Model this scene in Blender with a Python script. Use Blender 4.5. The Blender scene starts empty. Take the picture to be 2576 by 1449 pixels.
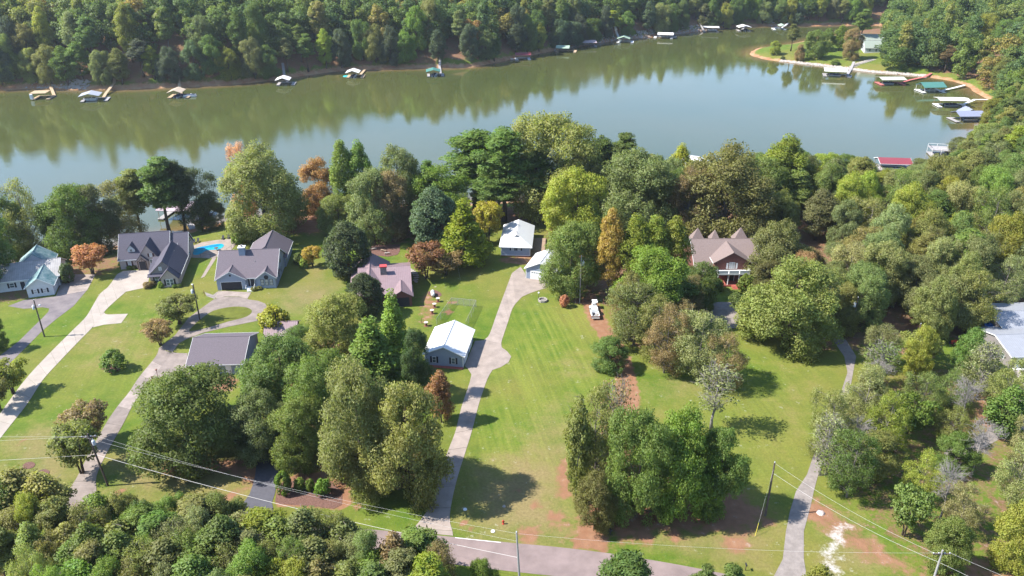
import bpy, bmesh, math, random
import numpy as np
from mathutils import Vector, Matrix, Euler
R = math.radians
rng = np.random.default_rng(7)
random.seed(7)
SC = bpy.context.scene
COL = SC.collection

# ------------------------------------------------------------------ camera, sky, sun, exposure
FPX, CXP, CYP, HCAM, PITCH = 2000.0, 1288.0, 724.5, 88.0, R(26)     # focal length and centre in pixels of a 2576 px wide view
cam_d = bpy.data.cameras.new('camera'); cam = bpy.data.objects.new('camera', cam_d); COL.objects.link(cam)
cam.location = (0, 0, HCAM); cam.rotation_euler = (R(90) - PITCH, 0, 0)
cam_d.sensor_width = 36; cam_d.lens = 36 * FPX / 2576; cam_d.clip_end = 12000; cam_d.clip_start = 1
SC.camera = cam
SUN_EL, SUN_AZ = R(48), R(264)          # azimuth clockwise from +Y: the sun stands to the west, shadows fall east
w = bpy.data.worlds.new('World'); SC.world = w; w.use_nodes = True
wn = w.node_tree.nodes; sky = wn.new('ShaderNodeTexSky'); sky.sky_type = 'NISHITA'; sky.sun_disc = False
sky.sun_elevation = SUN_EL; sky.sun_rotation = SUN_AZ; sky.altitude = 300; sky.air_density = 1.0; sky.dust_density = 0.3; sky.ozone_density = 3.2
wn['Background'].inputs['Strength'].default_value = 0.14
w.node_tree.links.new(sky.outputs[0], wn['Background'].inputs['Color'])
sd = bpy.data.lights.new('sun', 'SUN'); sd.energy = 5.0; sd.angle = R(0.55); sd.color = (1.0, 0.955, 0.88)
so = bpy.data.objects.new('sun', sd); COL.objects.link(so)
sv = Vector((math.sin(SUN_AZ) * math.cos(SUN_EL), math.cos(SUN_AZ) * math.cos(SUN_EL), math.sin(SUN_EL)))
so.rotation_euler = sv.to_track_quat('Z', 'Y').to_euler(); so.location = sv * 300
vs = SC.view_settings; vs.view_transform = 'Standard'; vs.look = 'None'; vs.exposure = 1.25; vs.gamma = 1.0; vs.use_curve_mapping = False
SC.render.engine = 'CYCLES'
cy = SC.cycles; cy.max_bounces = 6; cy.diffuse_bounces = 3; cy.glossy_bounces = 3; cy.transmission_bounces = 3; cy.transparent_max_bounces = 8
cy.caustics_reflective = False; cy.caustics_refractive = False; cy.use_denoising = True
cy.sample_clamp_indirect = 4.0

# ------------------------------------------------------------------ pixels to places
sP, cP = math.sin(PITCH), math.cos(PITCH)
WATER = -5.0
def ray(x, y):
    a = (x - CXP) / FPX; v = (y - CYP) / FPX
    return (a, cP - v * sP, -sP - v * cP)
def at(x, y, z=0.0):
    d = ray(x, y); t = (z - HCAM) / d[2]
    return (d[0] * t, d[1] * t, z)
def proj(X, Y, Z):
    dz = Z - HCAM; zz = Y * cP - dz * sP; vv = -(dz * cP + Y * sP)
    return CXP + FPX * X / zz, CYP + FPX * vv / zz, zz

# shore of the lake: far bank from west to east, round the headland, then the near bank back west
FAR = [(-900, 250), (-300, 232), (0, 228), (70, 224), (200, 227), (320, 226), (430, 221), (520, 217), (600, 212), (690, 203), (760, 192), (840, 181), (900, 177), (1000, 174), (1100, 172), (1190, 170),
       (1240, 160), (1300, 148), (1370, 133), (1430, 122), (1500, 111), (1560, 101), (1620, 96), (1700, 88), (1770, 78), (1840, 70), (1900, 67), (1960, 66), (2040, 66), (2130, 64), (2230, 64)]
PEN = [(2240, 68), (2140, 80), (2050, 97), (1975, 112), (1905, 120), (1882, 130), (1884, 139), (1915, 149), (1960, 155), (2030, 163), (2110, 172), (2190, 183), (2260, 188), (2330, 194), (2385, 203),
       (2425, 215), (2450, 234), (2478, 250), (2502, 263)]
NEAR = [(2500, 278), (2480, 300), (2450, 340), (2410, 380), (2350, 415), (2250, 438), (2100, 446), (1950, 455), (1800, 466), (1650, 478), (1500, 488), (1350, 500), (1200, 508), (1000, 516), (880, 521), (800, 523),
        (730, 529), (650, 546), (590, 553), (540, 562), (490, 573), (430, 590), (350, 606), (260, 624), (165, 642), (80, 652), (0, 660), (-150, 678), (-900, 760)]
SH = np.array([at(x, y, WATER)[:2] for x, y in FAR + PEN + NEAR])
NF = len(FAR)
SA = SH; SB = np.roll(SH, -1, axis=0)
FARX = SH[:NF, 0]; FARY = SH[:NF, 1]
def sstep(t):
    t = np.clip(t, 0, 1); return t * t * (3 - 2 * t)
def poly_sd(P, A, B):
    """signed distance of points P (n,2) to a closed polygon, positive outside"""
    n = len(P); d2 = np.full(n, 1e18); ins = np.zeros(n, bool)
    for a, b in zip(A, B):
        e = b - a; w_ = P - a
        t = np.clip((w_ @ e) / max(e @ e, 1e-9), 0, 1)
        q = w_ - t[:, None] * e; d2 = np.minimum(d2, (q * q).sum(1))
        c1 = (P[:, 1] >= a[1]) != (P[:, 1] >= b[1])
        with np.errstate(divide='ignore', invalid='ignore'):
            xi = a[0] + (P[:, 1] - a[1]) * e[0] / (e[1] if abs(e[1]) > 1e-9 else 1e-9)
        ins ^= c1 & (P[:, 0] < xi)
    d = np.sqrt(d2); return np.where(ins, -d, d)
def lines_d(P, pts):
    A = np.array(pts[:-1]); B = np.array(pts[1:]); d2 = np.full(len(P), 1e18)
    for a, b in zip(A, B):
        e = b - a; w_ = P - a; t = np.clip((w_ @ e) / max(e @ e, 1e-9), 0, 1)
        q = w_ - t[:, None] * e; d2 = np.minimum(d2, (q * q).sum(1))
    return np.sqrt(d2)
def height(P):
    P = np.atleast_2d(np.asarray(P, float)); d = poly_sd(P, SA, SB)
    X, Y = P[:, 0], P[:, 1]
    yf = np.interp(X, FARX, FARY); df = Y - yf
    h = WATER + 5.0 * sstep(d / 26.0)
    far = df > -12
    hf = WATER + 2.6 * sstep(d / 9.0) + np.clip(d - 3, 0, 30) * 0.46 + np.clip(d - 33, 0, 400) * 0.12 + 6.0 * sstep((-60 - X) / 120) * sstep(d / 30)
    h = np.where(far & (d > 0), hf, h)
    pen = (~far) & (X > 150) & (Y > 225) & (d > 0)          # headland and the bank east of the cove
    hp = WATER + 2.4 * sstep(d / 12.0) + 5.0 * sstep((d - 8) / 60.0)
    h = np.where(pen, hp, h)
    und = 0.5 * np.sin(X * 0.021 + 1.3) * np.sin(Y * 0.027 + 0.4) * sstep((Y - 300) / 200)
    h = h + np.where(d > 25, und, 0)
    return np.where(d < 0, WATER - 0.4 + np.maximum(d * 0.15, -4), h), d
def gz(X, Y): return float(height([(X, Y)])[0][0])
def G(x, y):
    z = 0.0
    for i in range(24):
        p = at(x, y, z); nz = gz(p[0], p[1])
        if abs(nz - z) < 0.01: break
        z = z * 0.45 + nz * 0.55
    p = at(x, y, z); return Vector((p[0], p[1], gz(p[0], p[1])))
def G0(x, y): return Vector(at(x, y, 0.0))
def GW(x, y): return Vector(at(x, y, WATER))

# ------------------------------------------------------------------ materials
MATS = {}
def mat(name, color, rough=0.8, spec=0.3, metal=0.0, var=0.12, scale=2.0, bump=0.0, bscale=20.0, stripe=None, objvar=0.0, col2=None, detail=6.0):
    """a node material: base colour broken up by two noises, optional ribs, optional per-piece tone"""
    if name in MATS: return MATS[name]
    m = bpy.data.materials.new(name); m.use_nodes = True; MATS[name] = m
    nt = m.node_tree; N = nt.nodes; L = nt.links; b = N['Principled BSDF']
    b.inputs['Roughness'].default_value = rough; b.inputs['Specular IOR Level'].default_value = spec; b.inputs['Metallic'].default_value = metal
    tc = N.new('ShaderNodeTexCoord')
    n1 = N.new('ShaderNodeTexNoise'); n1.inputs['Scale'].default_value = scale; n1.inputs['Detail'].default_value = detail; n1.inputs['Roughness'].default_value = 0.65
    L.new(tc.outputs['Object'], n1.inputs['Vector'])
    mx = N.new('ShaderNodeMix'); mx.data_type = 'RGBA'
    c = np.array(color[:3]) * 0.88; c2 = np.array(col2) if col2 is not None else c * (1 - 2.2 * var)
    mx.inputs['A'].default_value = (*np.clip(c2, 0, 1), 1); mx.inputs['B'].default_value = (*np.clip(c * (1 + var * 0.8), 0, 1), 1)
    mr = N.new('ShaderNodeMapRange'); mr.inputs['From Min'].default_value = 0.3; mr.inputs['From Max'].default_value = 0.7
    L.new(n1.outputs['Fac'], mr.inputs['Value']); L.new(mr.outputs[0], mx.inputs['Factor'])
    out = mx.outputs['Result']
    if objvar:
        oi = N.new('ShaderNodeObjectInfo'); m2 = N.new('ShaderNodeMapRange'); m2.inputs['To Min'].default_value = 1 - objvar; m2.inputs['To Max'].default_value = 1 + objvar
        L.new(oi.outputs['Random'], m2.inputs['Value'])
        mm = N.new('ShaderNodeMix'); mm.data_type = 'RGBA'; mm.blend_type = 'MULTIPLY'; mm.inputs['Factor'].default_value = 1
        L.new(out, mm.inputs['A']); L.new(m2.outputs[0], mm.inputs['B']); out = mm.outputs['Result']
    L.new(out, b.inputs['Base Color'])
    hsrc = None
    if stripe:
        ax, per, depth = stripe
        sx = N.new('ShaderNodeSeparateXYZ'); L.new(tc.outputs['Object'], sx.inputs[0])
        fr = N.new('ShaderNodeMath'); fr.operation = 'FRACT'; dv = N.new('ShaderNodeMath'); dv.operation = 'DIVIDE'; dv.inputs[1].default_value = per
        L.new(sx.outputs[ax], dv.inputs[0]); L.new(dv.outputs[0], fr.inputs[0])
        rp = N.new('ShaderNodeMapRange'); rp.inputs['From Min'].default_value = 0.78; rp.inputs['From Max'].default_value = 0.9
        L.new(fr.outputs[0], rp.inputs['Value'])
        bp = N.new('ShaderNodeBump'); bp.inputs['Strength'].default_value = depth; bp.inputs['Distance'].default_value = 0.04
        L.new(rp.outputs[0], bp.inputs['Height']); hsrc = bp
        sm = N.new('ShaderNodeMix'); sm.data_type = 'RGBA'; sm.blend_type = 'MULTIPLY'; sm.inputs['B'].default_value = (0.80, 0.80, 0.80, 1); L.new(rp.outputs[0], sm.inputs['Factor']); L.new(out, sm.inputs['A']); L.new(sm.outputs['Result'], b.inputs['Base Color'])
    if bump:
        n2 = N.new('ShaderNodeTexNoise'); n2.inputs['Scale'].default_value = bscale; n2.inputs['Detail'].default_value = 5
        L.new(tc.outputs['Object'], n2.inputs['Vector'])
        b2 = N.new('ShaderNodeBump'); b2.inputs['Strength'].default_value = bump; b2.inputs['Distance'].default_value = 0.05
        L.new(n2.outputs['Fac'], b2.inputs['Height'])
        if hsrc: L.new(hsrc.outputs[0], b2.inputs['Normal'])
        hsrc = b2
    if hsrc: L.new(hsrc.outputs[0], b.inputs['Normal'])
    return m

# ------------------------------------------------------------------ mesh building
class MB:
    def __init__(s): s.v = []; s.f = []
    def add(s, vs_, fs):
        n = len(s.v); s.v += [tuple(v) for v in vs_]; s.f += [tuple(i + n for i in f) for f in fs]; return s
    def box(s, x0, x1, y0, y1, z0, z1):
        return s.add([(x0, y0, z0), (x1, y0, z0), (x1, y1, z0), (x0, y1, z0), (x0, y0, z1), (x1, y0, z1), (x1, y1, z1), (x0, y1, z1)],
                     [(3, 2, 1, 0), (4, 5, 6, 7), (0, 1, 5, 4), (1, 2, 6, 5), (2, 3, 7, 6), (3, 0, 4, 7)])
    def slab(s, pts, t):
        """a plate under a planar polygon (points counter-clockwise from above), t thick downwards"""
        n = len(pts); lo = [(p[0], p[1], p[2] - t) for p in pts]
        return s.add(list(pts) + lo, [tuple(range(n)), tuple(range(2 * n - 1, n - 1, -1))] + [(i, i + n, (i + 1) % n + n, (i + 1) % n) for i in range(n)])
    def tube(s, pts, rad, k=6, cap=True):
        pts = [Vector(p) for p in pts]; rad = rad if hasattr(rad, '__len__') else [rad] * len(pts); rings = []
        for i, p in enumerate(pts):
            t = (pts[min(i + 1, len(pts) - 1)] - pts[max(i - 1, 0)]).normalized()
            a = t.cross(Vector((0.3, 0.9, 0.31)) if abs(t.z) > 0.8 else Vector((0, 0, 1))).normalized(); b = t.cross(a)
            rings.append([p + (a * math.cos(2 * math.pi * j / k) + b * math.sin(2 * math.pi * j / k)) * rad[i] for j in range(k)])
        vs_ = [q for r in rings for q in r]; fs = []
        for i in range(len(pts) - 1):
            for j in range(k): fs.append((i * k + j, (i + 1) * k + j, (i + 1) * k + (j + 1) % k, i * k + (j + 1) % k))
        if cap: fs += [tuple(range(k)), tuple(range(len(vs_) - 1, len(vs_) - k - 1, -1))]
        return s.add(vs_, fs)
    def lathe(s, prof, k=12, c=(0, 0, 0), axis='z'):
        vs_ = []; fs = []
        for r_, z_ in prof:
            for j in range(k):
                a = 2 * math.pi * j / k; p = (r_ * math.cos(a), r_ * math.sin(a), z_)
                if axis == 'y': p = (p[0], p[2], p[1])
                vs_.append((p[0] + c[0], p[1] + c[1], p[2] + c[2]))
        for i in range(len(prof) - 1):
            for j in range(k): fs.append((i * k + j, i * k + (j + 1) % k, (i + 1) * k + (j + 1) % k, (i + 1) * k + j))
        fs += [tuple(range(k - 1, -1, -1)), tuple(range(len(vs_) - k, len(vs_)))]
        return s.add(vs_, fs)
    def mesh(s, name, m, smooth=False):
        me = bpy.data.meshes.new(name); me.from_pydata(s.v, [], s.f); me.update()
        bm = bmesh.new(); bm.from_mesh(me); bmesh.ops.recalc_face_normals(bm, faces=bm.faces); bm.to_mesh(me); bm.free()
        if m: me.materials.append(m)
        if smooth: me.polygons.foreach_set('use_smooth', [True] * len(me.polygons))
        return me
    def build(s, name, m, parent=None, smooth=False):
        return link(name, s.mesh(name, m, smooth), parent)
def link(name, me, parent=None):
    o = bpy.data.objects.new(name, me); COL.objects.link(o); o.parent = parent; return o
def empty(name, loc, rz=0.0):
    o = bpy.data.objects.new(name, None); COL.objects.link(o); o.location = loc; o.rotation_euler = (0, 0, rz); o.empty_display_size = 0.5; return o
def tag(o, label=None, cat=None, group=None, kind=None):
    for k, v in (('label', label), ('category', cat), ('group', group), ('kind', kind)):
        if v: o[k] = v
    return o
def bx(name, m, parent, *b):
    return MB().box(*b).build(name, m, parent)
def copy_tree(o, parent=None):
    c = o.copy(); COL.objects.link(c); c.parent = parent
    for ch in o.children: copy_tree(ch, c)
    return c

# ------------------------------------------------------------------ ground and lake
def axis(segs):
    out = [segs[0][0]]
    for a, b, st in segs:
        n = max(1, int(round((b - a) / st))); out += list(np.linspace(a, b, n + 1)[1:])
    return np.array(out)
gx = axis([(-6000, -1500, 900), (-1500, -420, 60), (-420, -150, 6), (-150, 150, 1.25), (150, 420, 5), (420, 1500, 60), (1500, 6000, 900)])
gy = axis([(-1500, 0, 250), (0, 60, 10), (60, 255, 1.25), (255, 300, 3), (300, 900, 5), (900, 1500, 40), (1500, 9000, 900)])
GX, GY = np.meshgrid(gx, gy); GP = np.stack([GX.ravel(), GY.ravel()], 1)
GH, GD = height(GP)
def grid_mesh(name, gx, gy, Z, m):
    nx, ny = len(gx), len(gy); X, Y = np.meshgrid(gx, gy)
    co = np.stack([X.ravel(), Y.ravel(), Z], 1).astype(np.float32)
    i = (np.arange(ny - 1)[:, None] * nx + np.arange(nx - 1)[None, :]).ravel()
    q = np.stack([i, i + 1, i + nx + 1, i + nx], 1).astype(np.int32)
    me = bpy.data.meshes.new(name); me.vertices.add(len(co)); me.vertices.foreach_set('co', co.ravel())
    me.loops.add(q.size); me.loops.foreach_set('vertex_index', q.ravel()); me.polygons.add(len(q))
    me.polygons.foreach_set('loop_start', np.arange(0, q.size, 4, dtype=np.int32)); me.polygons.foreach_set('use_smooth', np.ones(len(q), bool))
    me.update(calc_edges=True); me.materials.append(m); return me
def attr(me, name, vals):
    a = me.attributes.new(name, 'FLOAT', 'POINT'); a.data.foreach_set('value', np.asarray(vals, np.float32))

near = (GY.ravel() > 55) & (GY.ravel() < 330)
def soft(d, w_): return np.clip(0.5 - d / w_, 0, 1)
def region(mask, pts, w_=3.0, amt=1.0, ground=True):
    A = np.array([(at(x, y, 0)[:2]) for x, y in pts]); B = np.roll(A, -1, axis=0)
    lo = A.min(0) - w_ * 2; hi = A.max(0) + w_ * 2
    sel = np.where((GP[:, 0] > lo[0]) & (GP[:, 0] < hi[0]) & (GP[:, 1] > lo[1]) & (GP[:, 1] < hi[1]))[0]
    if len(sel): mask[sel] = np.maximum(mask[sel], amt * soft(poly_sd(GP[sel], A, B), w_))
def lane(mask, pts, width, w_=1.5, amt=1.0):
    A = np.array([at(x, y, 0)[:2] for x, y in pts]); lo = A.min(0) - width * 2; hi = A.max(0) + width * 2
    sel = np.where((GP[:, 0] > lo[0]) & (GP[:, 0] < hi[0]) & (GP[:, 1] > lo[1]) & (GP[:, 1] < hi[1]))[0]
    mask[sel] = np.maximum(mask[sel], amt * soft(lines_d(GP[sel], A) - width / 2, w_))
def spot(mask, x, y, r, amt=1.0):
    p = np.array(at(x, y, 0)[:2]); d = np.hypot(*(GP - p).T)
    mask[:] = np.maximum(mask, amt * soft(d - r, r * 1.2))
NG = len(GP)
dirt = np.zeros(NG); dry = np.zeros(NG); gravel = np.zeros(NG); litter = np.zeros(NG); stripes = np.zeros(NG)
# red clay and pine straw
lane(dirt, [(1478, 745), (1490, 775), (1508, 815), (1540, 860), (1562, 905), (1574, 950), (1584, 1010), (1574, 1080), (1556, 1160), (1530, 1235), (1500, 1300)], 4.2)
region(dirt, [(1404, 740), (1500, 740), (1512, 790), (1522, 850), (1490, 815), (1468, 765), (1430, 758)], 1.5)
region(dirt, [(1435, 1379), (1460, 1325), (1478, 1302), (1513, 1300), (1523, 1350), (1538, 1394)], 0.8)
region(dirt, [(1395, 1180), (1432, 1130), (1445, 1260), (1400, 1255)], 2.0, 0.8)
region(dirt, [(905, 618), (1012, 612), (1060, 560), (940, 530), (860, 560), (850, 600)], 6, 1.0)
region(dirt, [(690, 530), (830, 520), (830, 560), (800, 590), (700, 590)], 6, 0.85)
region(dirt, [(1040, 540), (1240, 500), (1400, 520), (1400, 560), (1260, 560), (1150, 590), (1040, 620)], 8, 1.0)
region(dirt, [(1255, 648), (1350, 640), (1375, 600), (1380, 650), (1320, 668), (1250, 660)], 2, 0.7)
region(dirt, [(690, 1275), (700, 1225), (740, 1190), (810, 1195), (870, 1215), (888, 1262), (860, 1283), (770, 1275)], 1.2)
region(dirt, [(720, 1180), (740, 1140), (850, 1140), (880, 1200), (800, 1190)], 4, 0.7)
region(dirt, [(415, 1170), (470, 1150), (640, 1150), (640, 1250), (600, 1200), (480, 1185)], 4, 0.75)
region(dirt, [(580, 1080), (860, 1020), (1080, 1120), (1060, 1230), (900, 1220), (700, 1140)], 8, 0.7)
region(dirt, [(690, 840), (1000, 850), (1060, 920), (1060, 1000), (800, 1010), (620, 960)], 8, 0.7)
region(dirt, [(1450, 1300), (1530, 1180), (1700, 1210), (1850, 1230), (1930, 1290), (1890, 1345), (1760, 1340), (1640, 1335), (1560, 1372), (1530, 1340)], 7, 0.95)
region(dirt, [(1340, 1340), (1440, 1290), (1470, 1340), (1440, 1375)], 5, 0.55)
region(dirt, [(2030, 1240), (2060, 1240), (2160, 1320), (2290, 1410), (2330, 1470), (2180, 1420), (2050, 1340)], 5, 0.66)
region(dirt, [(2280, 1440), (2420, 1380), (2576, 1440), (2576, 1500), (2280, 1500)], 7, 0.68)
region(dirt, [(2460, 1000), (2560, 990), (2570, 1080), (2500, 1090), (2450, 1050)], 3, 0.8)
region(dirt, [(2250, 880), (2330, 860), (2360, 900), (2300, 925)], 3, 0.75)
region(dirt, [(1990, 850), (2090, 850), (2110, 880), (2000, 880)], 4, 0.8)
region(dirt, [(1040, 745), (1095, 725), (1110, 760), (1090, 830), (1050, 830)], 5, 0.55)
for x, y, r in [(1602, 1190, 2), (640, 1195, 2.2), (600, 1300, 1.6), (2060, 1290, 2.5), (1086, 760, 1), (390, 965, 2), (1065, 930, 2.5), (500, 963, 3), (560, 965, 3), (1140, 760, 1.0), (1128, 785, 1.2), (577, 1250, 1), (1166, 1312, .6), (1460, 705, 3)]: spot(dirt, x, y, r)
for x, y, r in [(1330, 1345, 2.2), (1395, 1300, 1.6), (1350, 1270, 1.2), (1190, 1330, 0.9), (1300, 1230, 1.0), (1620, 1355, 1.8), (1700, 1350, 1.6), (1850, 1370, 2.2), (1930, 1310, 1.5), (430, 1180, 2.0), (590, 1240, 1.0), (60, 1110, 1.0), (300, 1240, 1.2), (900, 1275, 1.2)]: spot(dirt, x, y, r, 0.8)
# thin, dry grass
region(dry, [(700, 720), (860, 700), (860, 760), (760, 790), (690, 790)], 10, 0.75)
region(dry, [(1180, 1180), (1440, 1090), (1440, 1380), (1180, 1330)], 14, 1.0)
region(dry, [(1290, 1080), (1450, 990), (1440, 1200), (1300, 1200)], 14, 0.7)
region(dry, [(1380, 860), (1520, 900), (1500, 960), (1400, 960)], 10, 0.45)
region(dry, [(1590, 960), (1800, 880), (1830, 1000), (1640, 1040)], 12, 0.5)
region(dry, [(0, 1100), (180, 1040), (240, 1150), (160, 1250), (0, 1200)], 12, 0.75)
region(dry, [(250, 1120), (640, 1140), (640, 1300), (240, 1260)], 10, 0.65)
region(dry, [(1540, 1330), (1960, 1300), (1960, 1460), (1700, 1420)], 8, 0.6)
region(dry, [(150, 850), (400, 760), (400, 900), (200, 960)], 16, 0.5)
region(dry, [(1900, 900), (2120, 920), (2060, 1150), (1900, 1120)], 16, 0.3)
region(dry, [(2060, 1250), (2160, 1300), (2290, 1440), (2060, 1460)], 6, 0.6)
region(dry, [(760, 660), (830, 650), (830, 720), (760, 730)], 6, 0.5)
# white gravel
region(gravel, [(2094, 1322), (2138, 1318), (2142, 1342), (2118, 1366), (2112, 1460), (2056, 1460), (2070, 1390)], 2.4, 0.72)
# leaf litter under the woods
region(litter, [(1380, 560), (1760, 520), (2000, 470), (2576, 400), (2700, 700), (2600, 900), (2330, 830), (2140, 880), (1960, 640), (1730, 640), (1700, 800), (1600, 870), (1520, 760), (1400, 680)], 10)
region(litter, [(2060, 1000), (2300, 900), (2600, 930), (2700, 1500), (2330, 1500), (2160, 1330), (2080, 1240)], 9, 0.5)
region(litter, [(-200, 1200), (0, 1210), (160, 1290), (600, 1330), (1130, 1430), (1100, 1700), (-300, 1700)], 4)
region(litter, [(-300, 660), (150, 650), (480, 590), (500, 610), (300, 680), (60, 760), (-300, 800)], 5, 0.6)
lit2 = ((GD > 6) & (GY.ravel() > np.interp(GX.ravel(), FARX, FARY)))
litter[lit2] = 1.0
pen_l = (GP[:, 0] > 150) & (GP[:, 1] > 250) & (GD > 9) & ~lit2
litter[pen_l] = np.maximum(litter[pen_l], sstep((GP[pen_l, 0] - 235) / 25))
litter[(GP[:, 1] > 1000) | (np.abs(GP[:, 0]) > 420)] = 1
region(stripes, [(1310, 770), (1470, 760), (1540, 900), (1460, 1100), (1440, 1300), (1160, 1300), (1240, 930)], 10)
region(stripes, [(1640, 1020), (1860, 860), (2100, 900), (2040, 1200), (1900, 1240), (1850, 1090)], 12, 0.45)
region(stripes, [(560, 1000), (300, 1000), (120, 960), (380, 740), (540, 760)], 10, 0.5)
shore_m = np.clip(1.15 - GD / 6.5, 0, 1) * (GD > -8)
def nodes_mat(name):
    m = bpy.data.materials.new(name); m.use_nodes = True; return m, m.node_tree.nodes, m.node_tree.links, m.node_tree.nodes['Principled BSDF']
def noise(N, L, vec, scale, detail=6, rough=0.6, dist=0.0):
    n = N.new('ShaderNodeTexNoise'); n.inputs['Scale'].default_value = scale; n.inputs['Detail'].default_value = detail
    n.inputs['Roughness'].default_value = rough; n.inputs['Distortion'].default_value = dist; L.new(vec, n.inputs['Vector']); return n.outputs['Fac']
def rng_(N, L, v, a, b, c=0.0, d=1.0):
    n = N.new('ShaderNodeMapRange'); n.inputs['From Min'].default_value = a; n.inputs['From Max'].default_value = b
    n.inputs['To Min'].default_value = c; n.inputs['To Max'].default_value = d; L.new(v, n.inputs['Value']); return n.outputs[0]
def mix(N, L, f, a, b, mode='MIX'):
    n = N.new('ShaderNodeMix'); n.data_type = 'RGBA'; n.blend_type = mode
    for s_, v in (('Factor', f), ('A', a), ('B', b)):
        if isinstance(v, (tuple, list)): n.inputs[s_].default_value = (*v[:3], 1)
        elif isinstance(v, (int, float)): n.inputs[s_].default_value = v
        else: L.new(v, n.inputs[s_])
    return n.outputs['Result']
def math_(N, L, op, a, b=None):
    n = N.new('ShaderNodeMath'); n.operation = op
    for i, v in enumerate((a, b)):
        if v is None: continue
        if isinstance(v, (int, float)): n.inputs[i].default_value = v
        else: L.new(v, n.inputs[i])
    return n.outputs[0]
def ground_material():
    m, N, L, b = nodes_mat('ground_cover')
    tc = N.new('ShaderNodeTexCoord').outputs['Object']
    def A(nm):
        n = N.new('ShaderNodeAttribute'); n.attribute_name = nm; return n.outputs['Fac']
    big = noise(N, L, tc, 0.035, 5, 0.55); mid = noise(N, L, tc, 0.22, 6, 0.65); fine = noise(N, L, tc, 2.2, 5, 0.7)
    rag = noise(N, L, tc, 0.55, 6, 0.72)
    lawn = mix(N, L, rng_(N, L, mid, 0.34, 0.66), (0.074, 0.130, 0.014), (0.142, 0.176, 0.026))
    lawn = mix(N, L, rng_(N, L, big, 0.42, 0.64, 0, 0.7), lawn, (0.205, 0.170, 0.048))
    # mown lines
    mp = N.new('ShaderNodeMapping'); mp.inputs['Rotation'].default_value = (0, 0, R(-11)); L.new(tc, mp.inputs['Vector'])
    sx = N.new('ShaderNodeSeparateXYZ'); L.new(mp.outputs[0], sx.inputs[0])
    wv = N.new('ShaderNodeTexNoise'); wv.inputs['Scale'].default_value = 1.1; wv.inputs['Detail'].default_value = 2
    cb = N.new('ShaderNodeCombineXYZ'); L.new(sx.outputs[0], cb.inputs[0]); L.new(math_(N, L, 'MULTIPLY', sx.outputs[1], 0.03), cb.inputs[1]); L.new(cb.outputs[0], wv.inputs['Vector'])
    st = math_(N, L, 'MULTIPLY', rng_(N, L, wv.outputs['Fac'], 0.4, 0.66), math_(N, L, 'MULTIPLY', A('stripes'), 0.7))
    lawn = mix(N, L, st, lawn, (0.195, 0.218, 0.040))
    dr = rng_(N, L, math_(N, L, 'ADD', A('dry'), math_(N, L, 'MULTIPLY', math_(N, L, 'SUBTRACT', mid, 0.5), 1.3)), 0.25, 0.95)
    lawn = mix(N, L, math_(N, L, 'MULTIPLY', dr, 0.85), lawn, mix(N, L, fine, (0.20, 0.145, 0.075), (0.28, 0.205, 0.105)))
    lawn = mix(N, L, rng_(N, L, fine, 0.3, 0.7, 0, 1), mix(N, L, 1.0, lawn, (0.80, 0.80, 0.80), 'MULTIPLY'), mix(N, L, 1.0, lawn, (1.16, 1.16, 1.16), 'MULTIPLY'))
    wk = noise(N, L, tc, 0.7, 8, 0.78, 0.6); lawn = mix(N, L, rng_(N, L, wk, 0.60, 0.72, 0, 0.55), lawn, (0.29, 0.21, 0.11)); lawn = mix(N, L, rng_(N, L, wk, 0.28, 0.42, 0.5, 0), lawn, (0.060, 0.098, 0.014))
    clay = mix(N, L, rng_(N, L, rag, 0.3, 0.7), (0.24, 0.105, 0.06), (0.36, 0.20, 0.125))
    clay = mix(N, L, rng_(N, L, fine, 0.35, 0.7, 0, 0.7), clay, (0.17, 0.09, 0.055))
    lf = mix(N, L, rng_(N, L, rag, 0.35, 0.65), (0.20, 0.095, 0.06), (0.14, 0.085, 0.05))
    lf = mix(N, L, rng_(N, L, mid, 0.5, 0.68, 0, 0.85), lf, (0.10, 0.125, 0.038))
    lf = mix(N, L, rng_(N, L, fine, 0.4, 0.75, 0, 0.8), lf, (0.30, 0.165, 0.11))
    gr = mix(N, L, rng_(N, L, fine, 0.3, 0.6), (0.30, 0.25, 0.22), (0.50, 0.47, 0.45))
    def mask(nm, k=1.1, lo=0.42, hi=0.58):
        v = math_(N, L, 'ADD', A(nm), math_(N, L, 'MULTIPLY', math_(N, L, 'SUBTRACT', rag, 0.5), k)); return rng_(N, L, v, lo, hi)
    c = mix(N, L, mask('litter', 1.5, 0.4, 0.65), lawn, lf)
    c = mix(N, L, mask('dirt', 1.6, 0.36, 0.66), c, clay)
    c = mix(N, L, mask('gravel', 2.6, 0.3, 0.85), c, gr)
    sand = mix(N, L, rng_(N, L, mid, 0.35, 0.65), (0.34, 0.145, 0.075), (0.42, 0.27, 0.165))
    c = mix(N, L, mask('shore', 0.9, 0.42, 0.62), c, sand)
    c = mix(N, L, 1.0, c, (0.86, 0.88, 0.84), 'MULTIPLY'); L.new(c, b.inputs['Base Color']); b.inputs['Roughness'].default_value = 0.95; b.inputs['Specular IOR Level'].default_value = 0.12
    bp = N.new('ShaderNodeBump'); bp.inputs['Strength'].default_value = 0.6; bp.inputs['Distance'].default_value = 0.12
    L.new(math_(N, L, 'ADD', fine, noise(N, L, tc, 9, 3)), bp.inputs['Height']); L.new(bp.outputs[0], b.inputs['Normal'])
    return m
me = grid_mesh('ground', gx, gy, GH, ground_material())
for n_, v_ in (('dirt', dirt), ('dry', dry), ('gravel', gravel), ('litter', litter), ('stripes', stripes), ('shore', shore_m)): attr(me, n_, v_)
tag(link('ground', me), kind='structure')

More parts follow.
